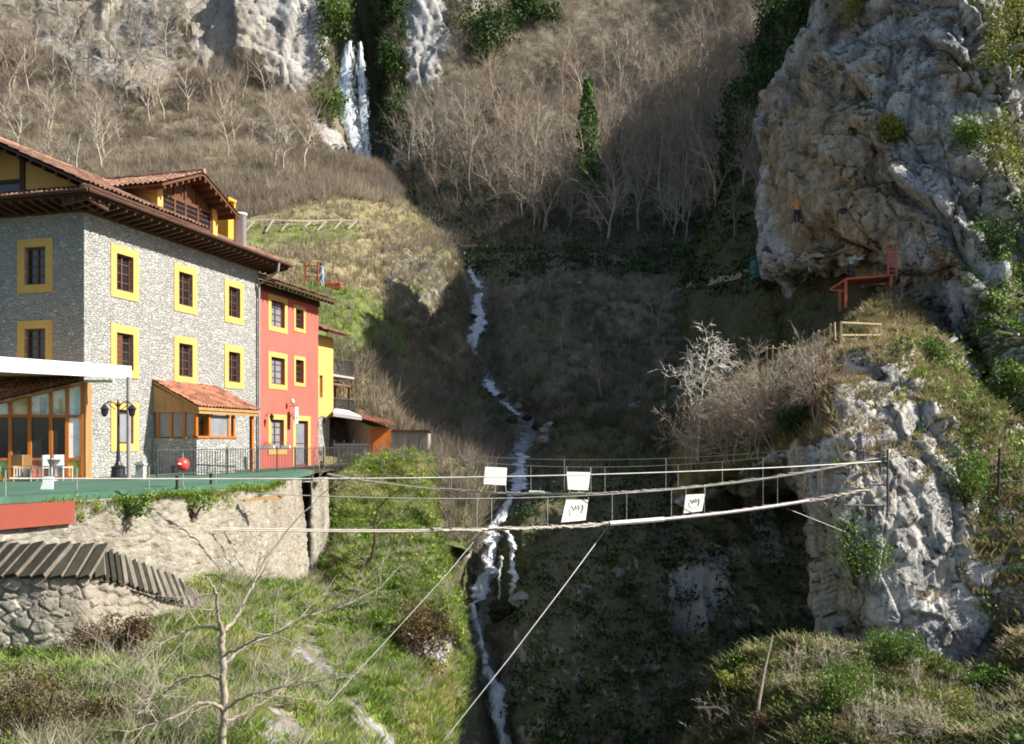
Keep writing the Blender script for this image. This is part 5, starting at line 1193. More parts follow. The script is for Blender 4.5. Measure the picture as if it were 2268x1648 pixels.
# red frame and sledge on the hill
def hp(u, v, l=0.0): return hill.at(u, v, l)
b0 = hp(690, 630); rfm = empty('launch_gate', b0, 'upright red steel launch frame standing on the sunny meadow', 'frame'); Yh_ = b0.y; rel = tuple(b0)
for a, b, w_ in (((676,580),(676,630),.10), ((704,580),(704,632),.10), ((676,588),(704,590),.08), ((676,612),(704,614),.06), ((672,634),(684,622),.08)): q = MB(); q.bar(PV(*a,Yh_), PV(*b,Yh_), w_); q.build('post', M['redmetal'], rfm, rel=rel)
sl0 = hp(738, 637); sld = empty('red_sledge', sl0, 'low orange red launch seat on the meadow beside the upright frame', 'seat'); Ys = sl0.y; rel = tuple(sl0)
q = MB(); q.hexa([PV(722,640,Ys),PV(754,640,Ys),PV(757,636,Ys+.8),PV(726,636,Ys+.8)], [PV(721,628,Ys),PV(754,627,Ys),PV(757,624,Ys+.8),PV(726,624,Ys+.8)]); q.build('seat', M['redmetal'], sld, rel=rel)
q = MB(); q.bar(PV(750,629,Ys), PV(745,608,Ys), .05); q.bar(PV(728,629,Ys), PV(732,608,Ys), .05); q.bar(PV(732,608,Ys), PV(745,608,Ys), .05); q.build('backrest', M['iron'], sld, rel=rel)
# zigzag timber fence on the hill
zf = empty('brace_fence', hp(640, 510), 'pale timber fence with slanting braces across the sunny hill', 'fence'); rel = tuple(hp(640, 510))
Yz = hp(640, 505).y - .8
for a, b in (((530,503),(585,502)), ((585,502),(640,501)), ((640,501),(700,500)), ((700,500),(745,500)), ((745,500),(790,501))): q = MB(); q.bar(hp(*a, .65), hp(*b, .65), .11); q.build('rail', M['greywood'], zf, rel=rel)
for (a, b) in (((540,514),(563,503)), ((586,511),(605,502)), ((626,512),(645,501)), ((672,509),(690,500)), ((704,511),(722,501)), ((738,509),(756,500)), ((771,509),(788,500))): q = MB(); q.bar(hp(*a, .15), hp(*b, .62), .12); q.build('brace', M['greywood'], zf, rel=rel)
# teal tarpaulin box, path on the shaded slope
p = flank.at(1692, 605); tq = empty('water_tank', p, 'teal covered tank beside the dirt path at the foot of the great rock', 'tank'); q = MB(); q.hexa([(-1.1,-.9,-.4),(1.2,-.9,-.4),(1.3,.9,-.4),(-1,.9,-.4)], [(-1.05,-.85,1.2),(1.1,-.85,1.35),(1.2,.85,1.35),(-.95,.85,1.2)]); q.build('tank', M['teal'], tq); q = MB(); q.hexa([(-1.2,-1,1.22),(1.25,-1,1.38),(1.35,1,1.38),(-1.1,1,1.22)], [(-1.15,-.95,1.32),(1.2,-.95,1.48),(1.3,.95,1.48),(-1.05,.95,1.32)]); q.build('lid', M['teal'], tq)
def ribbon(sheet, pts, wid, lift, name, mat, n=60):
    pts = np.array(pts, float); t = np.linspace(0, len(pts)-1, n); us = np.interp(t, range(len(pts)), pts[:, 0]); vs_ = np.interp(t, range(len(pts)), pts[:, 1])
    L_, R_ = [], []
    for u, v in zip(us, vs_):
        L_.append(sheet.at(u, v - wid, lift)); R_.append(sheet.at(u, v + wid, lift))
    k = np.ones(5) / 5
    def sm(a): a = np.array([tuple(x) for x in a]); b = np.pad(a, ((2,2),(0,0)), 'edge'); return sum(b[i:i+len(a)] for i in range(5)) / 5
    L_, R_ = sm(L_), sm(R_); q = MB(); q.add(list(L_) + list(R_), [(i, i+1, n+i+1, n+i) for i in range(n-1)]); o = q.build(name, mat); o['kind'] = 'structure'; return o
ribbon(flank, [(1500, 640), (1560, 630), (1610, 618), (1670, 606)], 7, .25, 'path', M['path'])
# ------------------------------------------------------------------ stream and waterfall
def water(name, pts, mat, label=None, rows=None, cross=26, seed=1, fallback=None, bulge=.35, Ylist=None, bmax=1.0):
    """pts: (u, v, half width); follows the far sheet, a little in front of it"""
    pts = np.array(pts, float); n = rows or int(abs(pts[-1, 1] - pts[0, 1]) * .9) + 8
    t = np.linspace(0, len(pts)-1, n); us = np.interp(t, range(len(pts)), pts[:, 0]); vs_ = np.interp(t, range(len(pts)), pts[:, 1]); ws = np.interp(t, range(len(pts)), pts[:, 2])
    rr = np.random.RandomState(seed); K = max(7, n // 9); sm_ = lambda k: np.convolve(rr.normal(size=n + 4*k), np.hanning(k) / np.sqrt((np.hanning(k)**2).sum()), 'same')[2*k:2*k+n]; jf = .3 if 'fall' in name else 1.0; ws = ws * np.clip(1 + .22 * jf * sm_(K), .5, 1.6); us = us + ws * (.2 * jf * sm_(K))
    if Ylist is None:
        Ys = []
        for u, v in zip(us, vs_):
            Ys.append(min(far.at(u + d, v).y for d in (-14, 0, 14)))
        Ys = np.array(Ys); Ys = np.convolve(np.pad(Ys, 4, 'edge'), np.ones(9)/9, 'valid') - .55
    else: Ys = np.interp(t, range(len(pts)), Ylist)
    P_ = []; B_ = []
    for i in range(n):
        for j in range(cross):
            s = -1 + 2*j/(cross-1); P_.append(P(us[i] + s*ws[i], vs_[i], Ys[i] - bulge*(1 - s*s))); B_.append(bmax * (1 - abs(s)**1.5) * min(1, (i + 1) / 5, (n - i) / 8))
    P_ = np.array(P_); d = fbm(P_ * np.array([1.6, 1, .25]), 1.6, 4, seed) * .30; P_[:, 1] -= d * (.4 if 'fall' in name else 1); P_[:, 0] += fbm(P_, .8, 3, seed + 3) * (.05 if 'fall' in name else .16)
    idx = np.arange(n*cross).reshape(n, cross); f = np.stack([idx[:-1,:-1], idx[1:,:-1], idx[1:,1:], idx[:-1,1:]], -1).reshape(-1, 4)
    o = np_mesh(name, P_, f, mat, None, True, {'body': np.array(B_)}); o['kind'] = 'structure'; return o
water('waterfall', [(776,88,10),(768,140,20),(765,200,26),(769,260,27),(784,310,23),(801,350,17),(812,385,9)], M['fall'], seed=2, Ylist=[149.5,148.5,147,145.5,143.5,141.5,140], bulge=.6)
water('waterfall', [(797,90,6),(800,150,13),(804,220,17),(809,300,18),(814,350,13),(820,385,9)], M['fall'], seed=5, Ylist=[149.8,148.8,147.2,144.5,142,140], bulge=.5)
water('waterfall', [(778,100,12),(780,160,26),(782,230,38),(788,300,36),(804,350,22),(815,390,12)], M['fall'], seed=15, Ylist=[149.9,149,147.4,144.8,142.3,140.3], bulge=.2, bmax=.62)
water('stream', [(1038,590,5),(1048,612,9),(1064,640,12)], M['water'], seed=3)
water('stream', [(1062,648,13),(1056,675,11),(1060,700,17),(1052,725,19),(1046,760,15),(1040,785,17),(1036,802,20)], M['water'], seed=4)
water('stream', [(1076,838,7),(1084,852,18),(1094,868,14),(1100,878,6)], M['water'], seed=6)
water('stream', [(1108,886,6),(1122,898,9),(1136,908,8),(1150,920,10)], M['water'], seed=7)
water('stream', [(1158,1003,14),(1150,1025,14),(1152,1060,20),(1146,1090,20),(1138,1100,22)], M['water'], seed=8)
water('stream', [(1136,1098,18),(1120,1120,14),(1106,1150,13),(1092,1172,14),(1084,1190,20),(1088,1225,21),(1082,1270,22),(1070,1310,22),(1062,1330,18)], M['water'], seed=9)
water('stream', [(1122,1170,6),(1134,1200,9),(1132,1240,8),(1138,1280,9),(1130,1320,7)], M['water'], seed=10)
water('stream', [(1110,1230,5),(1108,1280,4),(1104,1330,3)], M['water'], seed=11)
water('stream', [(1062,1328,16),(1046,1338,8),(1046,1360,10),(1058,1390,12),(1066,1420,12),(1072,1450,10),(1078,1475,14),(1086,1510,16),(1096,1550,20),(1106,1590,18),(1110,1630,18),(1116,1700,18)], M['water'], seed=12)
# ------------------------------------------------------------------ bare trees
MINR = .006
def grow(mb, rng, p, d, length, rad, level, seg=4, up=.12, kids=(5, 5, 4), sides=3, ang=(30, 60), crook=.16, taper=.35, first=.25, lfac=1.0):
    """one branch with its children; mb[level] collects"""
    pts = [p.copy()]; rs = [rad]; q = p.copy(); dd = d.copy()
    n = seg if level else seg + 4
    for i in range(n):
        dd = (dd + Vector((rng.gauss(0, crook), rng.gauss(0, crook), rng.gauss(0, crook) + up * .5))).normalized()
        q = q + dd * (length / n); pts.append(q.copy()); rs.append(rad * (1 - (1 - taper) * (i + 1) / n))
    mb[min(level, len(mb)-1)].tube(pts, rs, sides + (2 if level == 0 else 0), cap=False)
    if level >= len(kids): return
    for k in range(kids[level]):
        t = rng.uniform(first, 1.0) if k else 1.0
        i = min(int(t * n), n - 1); f = t * n - i; b = pts[i].lerp(pts[i+1], f); ax = (pts[i+1] - pts[i]).normalized()
        a = math.radians(rng.uniform(*ang)) * (.5 if t == 1.0 else 1); o = ax.orthogonal().normalized(); o.rotate(Matrix.Rotation(rng.uniform(0, 2*math.pi), 3, ax))
        nd = (ax * math.cos(a) + o * math.sin(a)).normalized()
        L2 = length * rng.uniform(.38, .62) * ((1.15 - .5 * t) * lfac if level == 0 else 1)
        grow(mb, rng, b, nd, L2, max(rs[i] * .55, MINR), level + 1, max(2, seg - 1), up, kids, sides, ang, crook, taper, .2, 1.0)
def bare_tree(name, loc, label, cat, group, seed, H, rad, mats, kids=(9, 5, 4), up=.10, lean=(0, 0), ang=(28, 58), first=.3, minr=None, crook=.15, length0=.8, lfac=1.0):
    rng = random.Random(seed); t = empty(name, loc, label, cat, group); a, b = MB(), MB()
    grow([a, b], rng, Vector((0,0,-.25)), Vector((lean[0], lean[1], 1)).normalized(), H * length0, rad, 0, 4, up, kids, 3, ang, crook, .3, first, lfac)
    a.build('trunk', M[mats[0]], t, True); b.build('crown', M[mats[1]], t); return t
rng = random.Random(11)
protos = []
for i in range(9):
    m_ = [('bark','bark'),('palebark','bark'),('warmbark','warmbark'),('bark','warmbark'),('palebark','palebark'),('bark','bark'),('warmbark','bark'),('palebark','warmbark'),('bark','palebark')][i]
    protos.append(dict(H=[11, 12, 9, 13, 10, 8, 11, 14, 10][i], mats=m_, obj=None, seed=100+i))
GW = 'leafless trees of the sunlit wood right of the waterfall'; GL = 'thin leafless trees on the brown slope above the hotel'
LW = 'leafless grey-brown tree in the wood on the slope right of the waterfall'; LL = 'thin leafless tree on the brown scrubby slope between hotel roof and cliffs'
def put_tree(k, loc, label, group, sc, rz, cat='tree'):
    pr = protos[k]
    if pr['obj'] is None:
        o = bare_tree('bare_tree', (0,0,0), label, cat, group, pr['seed'], pr['H'], .19 if k != 5 else .13, pr['mats'], kids=(14, 6, 4)); pr['obj'] = o
        # far twigs are drawn a little stout so that they read at this distance
    else: o = copy_tree(pr['obj'])
    o['label'] = label; o['group'] = group; o.location = loc; o.rotation_euler = (0, 0, rz); o.scale = (sc * .9, sc * .9, sc); return o
massv, massf, massn = [], [], 0
def mass_tree(k, loc, sc, rz):
    """trees too far and small to tell apart go into one mesh"""
    global massn
    o = protos[k]['obj']
    for ch in o.children:
        me = ch.data; v = np.empty(len(me.vertices) * 3, np.float32); me.vertices.foreach_get('co', v); v = v.reshape(-1, 3) * np.array([sc*.9, sc*.9, sc])
        f = np.empty(len(me.loops), np.int32); me.loops.foreach_get('vertex_index', f); c, s_ = math.cos(rz), math.sin(rz)
        massv.append(np.stack([v[:, 0]*c - v[:, 1]*s_, v[:, 0]*s_ + v[:, 1]*c, v[:, 2]], 1) + np.array(loc)); massf.append(f.reshape(-1, 4) + massn); massn += len(v)
wood = []
tries = 0
while len(wood) < 196 and tries < 9000:
    tries += 1; u = rng.uniform(880, 1740); v = rng.uniform(120, 560)
    lo = np.interp(u, [880, 960, 1050, 1300, 1560, 1740], [420, 440, 470, 545, 560, 420]); hi = np.interp(u, [880, 960, 1060, 1400, 1740], [250, 215, 150, 60, 40])
    if not (hi + 60 < v < lo): continue
    if soft(np.array([u]), np.array([v]), cliffM, None)[0]: continue
    if any((u - a)**2 + ((v - b) * 1.4)**2 < 17**2 for a, b in wood): continue
    wood.append((u, v))
for (u, v) in wood: put_tree(rng.randrange(9), far.at(u, v), LW, GW, rng.uniform(.6, 1.05), rng.uniform(0, 6.28))
up_ = [(rng.uniform(1020, 1760), rng.uniform(-90, 110)) for _ in range(44)]
for (u, v) in up_: mass_tree(rng.randrange(9), far.at(u, v), rng.uniform(.5, .8), rng.uniform(0, 6.28))
for i in range(34):
    u, v = rng.uniform(1590, 1800), rng.uniform(120, 590)
    if u > np.interp(v, [0, 180, 300, 600], [1800, 1740, 1695, 1690]): continue
    mass_tree(rng.choice([0, 2, 5, 6]), flank.at(u, v), rng.uniform(.5, .8), rng.uniform(0, 6.28))
for i in range(16):
    u, v = rng.uniform(1120, 1660), rng.uniform(600, 900)
    put_tree(rng.choice([0, 2, 5, 6]), far.at(u, v), 'small leafless sapling on the shaded slope right of the stream', 'saplings on the shaded slope', rng.uniform(.22, .42), rng.uniform(0, 6.28))
for i in range(46):
    u, v = rng.uniform(-60, 460), rng.uniform(10, 190)
    mass_tree(rng.choice([1, 4, 7, 8, 3]), far.at(u, v), rng.uniform(.5, .85), rng.uniform(0, 6.28))
lw = []
while len(lw) < 62:
    u, v = rng.uniform(-60, 760), rng.uniform(120, 400)
    if v < np.interp(u, [0, 300, 450, 640, 760], [120, 190, 190, 240, 330]): continue
    lw.append((u, v))
for (u, v) in lw: put_tree(rng.choice([1, 4, 7, 8, 4]), (hill if v > 350 else far).at(u, v), LL, GL, rng.uniform(.45, .85), rng.uniform(0, 6.28))
np_mesh('distant_wood', np.concatenate(massv), np.concatenate(massf), M['bark'])['kind'] = 'stuff'
# trunks one can tell apart on the shaded lower edge of the wood
for i, (u, v, s_, lb) in enumerate([(1340, 545, 1.1, 'leaning pale-trunked bare tree at the lower edge of the wood below the ivy-clad tree'), (1205, 520, 1.15, 'broad crooked bare tree with spreading limbs above the dark gully'), (1180, 525, .9, 'second bare tree above the dark gully, left of the broad crooked one'), (1570, 575, 1.2, 'tall straight bare tree in the shade near the dirt path'), (1465, 470, 1.1, 'tall pale bare tree right of the ivy-clad tree')]):
    put_tree([4, 6, 0, 7, 1][i], far.at(u, v), lb, None, s_, i * 1.3)
for o in [o for o in bpy.data.objects if o.get('group') is None and 'group' in o]: del o['group']
# ------------------------------------------------------------------ leaf clouds and scattered ground cover
def leaf_quads(rs, cen, size, flat=0.0):
    """one quad per centre, random orientation; returns verts, faces"""
    n = len(cen); a = rs.normal(size=(n, 3)); a /= np.linalg.norm(a, axis=1)[:, None]
    if flat: a[:, 2] *= 1 - flat
    b = np.cross(a, rs.normal(size=(n, 3))); b /= np.linalg.norm(b, axis=1)[:, None]; s = size * rs.uniform(.6, 1.4, n)[:, None]
    a = a * s; b = b * s * .55
    v = np.stack([cen - a, cen + b, cen + a, cen - b], 1).reshape(-1, 3); f = np.arange(4 * n).reshape(n, 4); return v, f
def shrub(name, base, w, h, label, cat, mat, n=900, leaf=.10, seed=1, group=None, lobes=9, stemmat='darkbark', hang=0.0, dep=None):
    rs = np.random.RandomState(seed); t = empty(name, base, label, cat, group); dep = dep or w * .7
    lc = rs.uniform(-1, 1, (lobes, 3)) * np.array([w * .36, dep * .36, h * .34]) + np.array([0, 0, h * .52 - hang])
    lr = rs.uniform(.25, .45, lobes) * min(w, h)
    k = rs.randint(0, lobes, n); d = rs.normal(size=(n, 3)); d /= np.linalg.norm(d, axis=1)[:, None]
    c = lc[k] + d * (lr[k] * rs.uniform(.55, 1.05, n))[:, None]; v, f = leaf_quads(rs, c, leaf)
    tint = np.clip(.45 + .3 * fbm(c * 1.3, 1.0, 2, seed) + rs.normal(0, .17, n), 0, 1)
    np_mesh('crown', v, f, M[mat], t, False, {'tint': np.repeat(tint, 4)})
    q = MB(); rr = random.Random(seed)
    for i in range(min(6, lobes)): q.tube([Vector((rr.uniform(-.05,.05)*w, 0, -.2)), Vector(lc[i]) * .5, Vector(lc[i])], [.05, .03, .012], 4)
    q.build('stem', M[stemmat], t); return t
def scatter(name, spots, T, F_, mat, size, seed, tint, kind='stuff', lean=None, wid=1.0):
    """spots (n,3); T template verts (k,3), F_ faces; merged into one mesh"""
    rs = np.random.RandomState(seed); n = len(spots); k = len(T); th = rs.uniform(0, 6.283, n); s = size * rs.uniform(.55, 1.35, n)
    x = T[None, :, 0] * np.cos(th)[:, None] - T[None, :, 1] * np.sin(th)[:, None]; y = T[None, :, 0] * np.sin(th)[:, None] + T[None, :, 1] * np.cos(th)[:, None]
    v = np.stack([x * wid, y * wid, np.broadcast_to(T[None, :, 2], x.shape)], 2) * s[:, None, None] + spots[:, None, :]
    f = (F_[None] + (np.arange(n) * k)[:, None, None]).reshape(-1, F_.shape[1])
    o = np_mesh(name, v.reshape(-1, 3), f, M[mat], None, False, {'tint': np.repeat(np.clip(tint, 0, 1), k)}); o['kind'] = kind; return o
def tmpl_blades(n, w, spread, seed, hmin=.5):
    rs = np.random.RandomState(seed); V = []; Fc = []
    for i in range(n):
        a = rs.uniform(0, 6.283); r = rs.uniform(0, .25); l = rs.uniform(.3, 1) * spread; h = rs.uniform(hmin, 1); b = np.array([r*math.cos(a), r*math.sin(a), -.08]); tip = np.array([math.cos(a)*(r+l), math.sin(a)*(r+l), h]); mid = (b + tip) / 2 + np.array([0, 0, .18*h]); sd = np.array([-math.sin(a), math.cos(a), 0]) * w
        k = len(V); V += [b - sd, b + sd, mid + sd*.7, mid - sd*.7, tip]; Fc += [(k, k+1, k+2), (k, k+2, k+3), (k+3, k+2, k+4)]
    return np.array(V), np.array(Fc)
def tmpl_twigs(n, w, seed):
    rs = np.random.RandomState(seed); V = []; Fc = []
    for i in range(n):
        a = rs.uniform(0, 6.283); el = rs.uniform(.35, 1.5); L = rs.uniform(.5, 1.1); b = np.array([rs.uniform(-.12,.12), rs.uniform(-.12,.12), -.1]) + (rs.uniform(0, .5) * np.array([math.cos(a)*.3, math.sin(a)*.3, .7]))
        d = np.array([math.cos(a)*math.cos(el), math.sin(a)*math.cos(el), math.sin(el)]); sd = np.cross(d, rs.normal(size=3)); sd = sd / np.linalg.norm(sd) * w
        k = len(V); V += [b - sd, b + sd, b + d * L]; Fc += [(k, k+1, k+2)]
    return np.array(V), np.array(Fc)
def tmpl_leaves(n, size, seed):
    rs = np.random.RandomState(seed); c = rs.normal(size=(n, 3)) * np.array([.42, .42, .3]) + np.array([0, 0, .3]); return leaf_quads(rs, c, size)
def spots(sheet, n, cond, seed, jit=.3):
    rs = np.random.RandomState(seed); nn, mm = sheet.n_, sheet.m_; out = []; tot = 0
    for _ in range(12):
        i = rs.randint(0, len(sheet.p), n * 2); ok = cond(sheet.p[i], sheet.u[i], sheet.v[i], sheet.rock[i], sheet.N[i]) & (sheet.u[i] > -80) & (sheet.u[i] < 2350) & (sheet.v[i] > -80) & (sheet.v[i] < 1730)
        out.append(i[ok]); tot += ok.sum()
        if tot >= n: break
    i = np.concatenate(out)[:n]; return sheet.p[i] + np.random.RandomState(seed + 1).uniform(-jit, jit, (len(i), 3)) * np.array([1, 1, .1]), i
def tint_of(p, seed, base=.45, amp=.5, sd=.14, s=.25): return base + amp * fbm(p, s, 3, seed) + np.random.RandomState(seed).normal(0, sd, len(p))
TW, TWF = tmpl_twigs(30, .016, 1); TW2, TW2F = tmpl_twigs(22, .012, 2); GB_, GBF = tmpl_blades(11, .045, 1.1, 3, .2); GT, GTF = tmpl_blades(7, .05, .8, 4); LT, LTF = tmpl_leaves(16, .17, 5)
rnd = lambda u: np.random.RandomState(5).uniform(size=len(u))
# brown scrub over the slope above the hotel and under the wood
P1, _ = spots(far, 5200, lambda p, u, v, r, N: (u < 860) & (v > 60) & (v < 420) & (r < .5) & ~((u > 735) & (u < 860) & (v < 395)), 1)
P2, _ = spots(hill, 3600, lambda p, u, v, r, N: (v < 462 + 20 * np.sin(u / 70)) & (u < 880) & (v > 320), 2)
PP = np.concatenate([P1, P2]); scatter('scrub', PP, TW, TWF, 'purpletwig', 1.6, 3, tint_of(PP, 4, .45, .7, .12, .06))
P3, _ = spots(far, 7000, lambda p, u, v, r, N: (u > 850) & (v > -60) & (v < 560) & (r < .6) & (u < 1760), 5)
scatter('undergrowth', P3, TW2, TW2F, 'twig', 1.9, 6, tint_of(P3, 7, .45, .8, .14, .05))
P4, _ = spots(far, 2600, lambda p, u, v, r, N: (u > 850) & (v > 300) & (v < 620) & (u < 1760), 8); P4b, _ = spots(flank, 2200, lambda p, u, v, r, N: (v < 660) & (u < 1980), 9)
P4c, _ = spots(far, 3600, lambda p, u, v, r, N: (((u > 700) & (u < 775) & (v < 260)) | ((u > 840) & (u < 905) & (v < 360)) | ((u > 880) & (u < 960) & (v > 190) & (v < 330)) | ((u > 990) & (u < 1260) & (v < 70))), 10)
PP = np.concatenate([P4, P4b, P4c]); scatter('ivy', PP, LT, LTF, 'ivy', 1.25, 11, np.concatenate([tint_of(P4, 12, .35, .5), tint_of(P4b, 13, .25, .4), tint_of(P4c, 14, .75, .5)]))
# grass and dry stalks
P5, i5 = spots(hill, 15000, lambda p, u, v, r, N: (v > 400) & (v < 1010), 15); P5s, _ = spots(hill, 1500, lambda p, u, v, r, N: (v > 450) & (v < 780) & (r < .5), 64); scatter('hill_scrub', P5s, TW, TWF, 'twig', .8, 65, tint_of(P5s, 66, .5, .7))
g5 = hill.green[i5]; k5 = g5 > .6
scatter('hill_grass', P5[~k5], GT, GTF, 'drygrass', .55, 16, .42 + .45 * fbm(P5[~k5], .2, 3, 5) + np.random.RandomState(1).normal(0, .12, (~k5).sum()))
scatter('meadow_grass', P5[k5], GT, GTF, 'grass', .42, 17, .36 + .4 * fbm(P5[k5], .2, 3, 5) + np.random.RandomState(1).normal(0, .1, k5.sum()))
P5b, _ = spots(hill, 1700, lambda p, u, v, r, N: (u > 740) & (((v > 770) & (v < 1000)) | ((u > 850) & (v > 520))), 41); scatter('thicket', P5b, TW, TWF, 'twig', 1.3, 42, tint_of(P5b, 43, .4, .6))
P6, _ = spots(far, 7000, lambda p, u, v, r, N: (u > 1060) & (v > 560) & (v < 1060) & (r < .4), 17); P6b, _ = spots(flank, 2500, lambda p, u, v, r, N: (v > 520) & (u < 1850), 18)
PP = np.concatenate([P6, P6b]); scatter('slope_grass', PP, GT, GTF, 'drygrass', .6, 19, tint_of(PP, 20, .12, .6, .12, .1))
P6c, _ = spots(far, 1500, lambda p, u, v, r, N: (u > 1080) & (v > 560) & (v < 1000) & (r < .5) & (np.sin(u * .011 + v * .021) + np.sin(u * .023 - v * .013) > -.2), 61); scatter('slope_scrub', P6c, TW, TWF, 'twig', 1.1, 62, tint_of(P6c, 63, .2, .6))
P7, i7 = spots(bankL, 24000, lambda p, u, v, r, N: (r < .42), 21, .15); g7 = bankL.green[i7]
scatter('bank_grass', P7, GB_, GBF, 'grass', .27, 22, .72 - .6 * g7 + .5 * fbm(P7, .5, 3, 5) + np.random.RandomState(2).normal(0, .14, len(P7)), wid=1.2)
P8, _ = spots(bankL, 1900, lambda p, u, v, r, N: (r < .42), 23, .2); scatter('bank_twigs', P8, TW2, TW2F, 'twig', .5, 24, tint_of(P8, 25, .85, .4))
P8b, _ = spots(bankL, 800, lambda p, u, v, r, N: (u > 730) & (r < .42) & (v < 1420), 26, .2); scatter('bank_leaves', P8b, LT, LTF, 'bush', .34, 27, tint_of(P8b, 28, .55, .7, .2, .5))
rs = np.random.RandomState(77); kk = rs.uniform(21.6, 33, 900); ex = np.interp(kk, [y for x, y in edge], [x for x, y in edge]); PW_ = np.stack([ex + .06 + rs.uniform(-.06, .12, 900), kk, -1.46 - rs.exponential(.10, 900) * (1 + .8 * np.sin(kk * 1.7))], 1)
scatter('wall_weeds', PW_[::2], LT, LTF, 'bush', .16, 78, tint_of(PW_[::2], 79, .5, .8, .2, .6)); scatter('wall_grass', PW_[::2], GB_, GBF, 'grass', .2, 80, tint_of(PW_[::2], 81, .5, .6))
P9, _ = spots(crag, 6500, lambda p, u, v, r, N: (r < .55) & (v > 640) & ~((u < 1780) & (v > 1000)), 29, .15); scatter('crag_grass', P9, GB_, GBF, 'drygrass', .42, 30, tint_of(P9, 31, .5, .7, .18, .4), wid=1.2)
P10, _ = spots(crag, 650, lambda p, u, v, r, N: (r < .5) & (u > 1980) & (v > 760), 32, .2); P10b, _ = spots(great, 1700, lambda p, u, v, r, N: (u > 2140) & (r < .55), 33, .2)
PP = np.concatenate([P10, P10b]); scatter('crag_leaves', PP, LT, LTF, 'bush', .55, 34, tint_of(PP, 35, .4, .7, .2, .4))
P11, _ = spots(bankR, 9500, lambda p, u, v, r, N: v > 1380, 36, .2); scatter('bank_dry_grass', P11, GB_, GBF, 'drygrass', .38, 37, tint_of(P11, 38, .3, .9, .2, .3), wid=1.2)
P12, _ = spots(bankR, 3000, lambda p, u, v, r, N: v > 1380, 39, .2); scatter('bank_brush', P12, LT, LTF, 'bush', .34, 40, tint_of(P12, 44, .35, .9, .2, .35))
P13, _ = spots(far, 1700, lambda p, u, v, r, N: (u > 1130) & (v > 1060), 45); scatter('gorge_ferns', P13, LT, LTF, 'ivy', .7, 46, tint_of(P13, 47, .4, .7))
# ------------------------------------------------------------------ single plants
it = put_tree(3, far.at(1302, 468), 'tall tree clad in bright green ivy in the middle of the bare wood', None, 1.4, .4); 
if it.get('group') is None and 'group' in it: del it['group']
rs = np.random.RandomState(3); n = 1500; zz_ = rs.uniform(1.2, 12.4, n); rr_ = np.interp(zz_, [1, 3, 8, 12.4], [1.0, 1.45, 1.2, .35]) * rs.uniform(.35, 1.0, n); th = rs.uniform(0, 6.283, n)
c = np.stack([rr_*np.cos(th) - .9 + zz_*.0, rr_*np.sin(th), zz_], 1); c[:, 0] = rr_*np.cos(th); v_, f_ = leaf_quads(rs, c, .24); np_mesh('ivy', v_, f_, M['ivybright'], it, False, {'tint': np.repeat(rs.uniform(0, 1, n), 4)})
gE = 'evergreen shrubs on the far cliffs'
for i, (u, v, w_, h_, lb) in enumerate([(1095, 110, 8.5, 8.5, 'large dark round evergreen shrub on the cliff right of the waterfall'), (1060, 135, 5, 4.5, 'small dark evergreen shrub just left of the large round one'), (1180, 50, 8, 5, 'wide evergreen shrub at the top edge above the wood'), (860, 60, 5.5, 9, 'tall dark evergreen shrub at the top of the dark slot right of the waterfall'), (870, 190, 5, 8, 'dark evergreen shrub halfway down the slot beside the falling water'), (885, 300, 5, 6, 'evergreen shrub above the mottled boulder by the foot of the waterfall'), (1115, 235, 2.6, 3, 'small evergreen bush among the bare trees below the large round shrub'), (1075, 290, 4.5, 3, 'flat dark evergreen bush among the bare trees beside the crooked trunks'), (745, 120, 5, 12, 'olive green shrub curtain left of the waterfall top'), (735, 270, 5, 6, 'olive green shrub left of the middle of the waterfall')]):
    shrub('evergreen_shrub', far.at(u, v), w_, h_, lb, 'shrub', 'bush' if i in (8, 9) else 'ivy', 1700 if w_ > 5 else 900, .30, 60+i, gE, 12)
gR = 'bushes growing out of the great rock and crag'
for i, (sh, u, v, w_, h_, m_, lb) in enumerate([(great, 1908, 60, 2.6, 2.4, 'yellowbush', 'yellow-green bush near the top of the great rock'), (great, 2300 - 330, 312, 1.9, 1.6, 'yellowbush', 'small yellow-green bush in the middle of the great rock face'), (great, 2150, 330, 1.9, 1.8, 'bush', 'green bush on the sunlit arris of the great rock'), (great, 2240, 420, 3, 4, 'yellowbush', 'tall yellow-green bush at the right edge of the great rock'), (great, 2215, 200, 2.6, 3.4, 'yellowbush', 'pale green bush high on the sunny side of the great rock'), (great, 2210, 575, 2.4, 2.6, 'ivy', 'dark green bush low on the sunny side of the great rock'), (great, 2250, 90, 3, 4.5, 'yellowbush', 'long yellow-green bush at the upper right corner'), (crag, 1893, 1285, 2.1, 2.6, 'bush', 'bright green bush growing from the shaded crag face below the bridge'), (crag, 2140, 1110, 1.6, 2.2, 'bush', 'round green bush on the grassy right shoulder of the crag'), (great, 2250, 980, 2.2, 3.4, 'ivy', 'dark green evergreen at the right edge behind the wire fence'), (great, 2235, 900, 1.8, 2.2, 'bush', 'mid green evergreen just above the darker one at the right edge'), (crag, 2060, 800, 1.5, 1.2, 'bush', 'low green bush on the crag path right of the lookout railing'), (crag, 1760, 960, 1.4, 1.2, 'ivy', 'dark ivy bush under the path fence on the crag')]):
    shrub('bush', sh.at(u, v), w_, h_, lb, 'bush', m_, 1700, .06 if sh is crag else .08, 80+i, gR, 12)
shrub('creeper', (-10.3, 23.5, -2.0), 2.3, .62, 'dark green creeper hanging over the top of the retaining wall', 'creeper', 'bush', 900, .05, 95, None, 12, dep=.5)
shrub('creeper', (-9.1, 25.75, -1.95), 1.3, .55, 'small creeper clump on the wall top under the red float', 'creeper', 'bush', 500, .045, 96, None, 7, dep=.4)
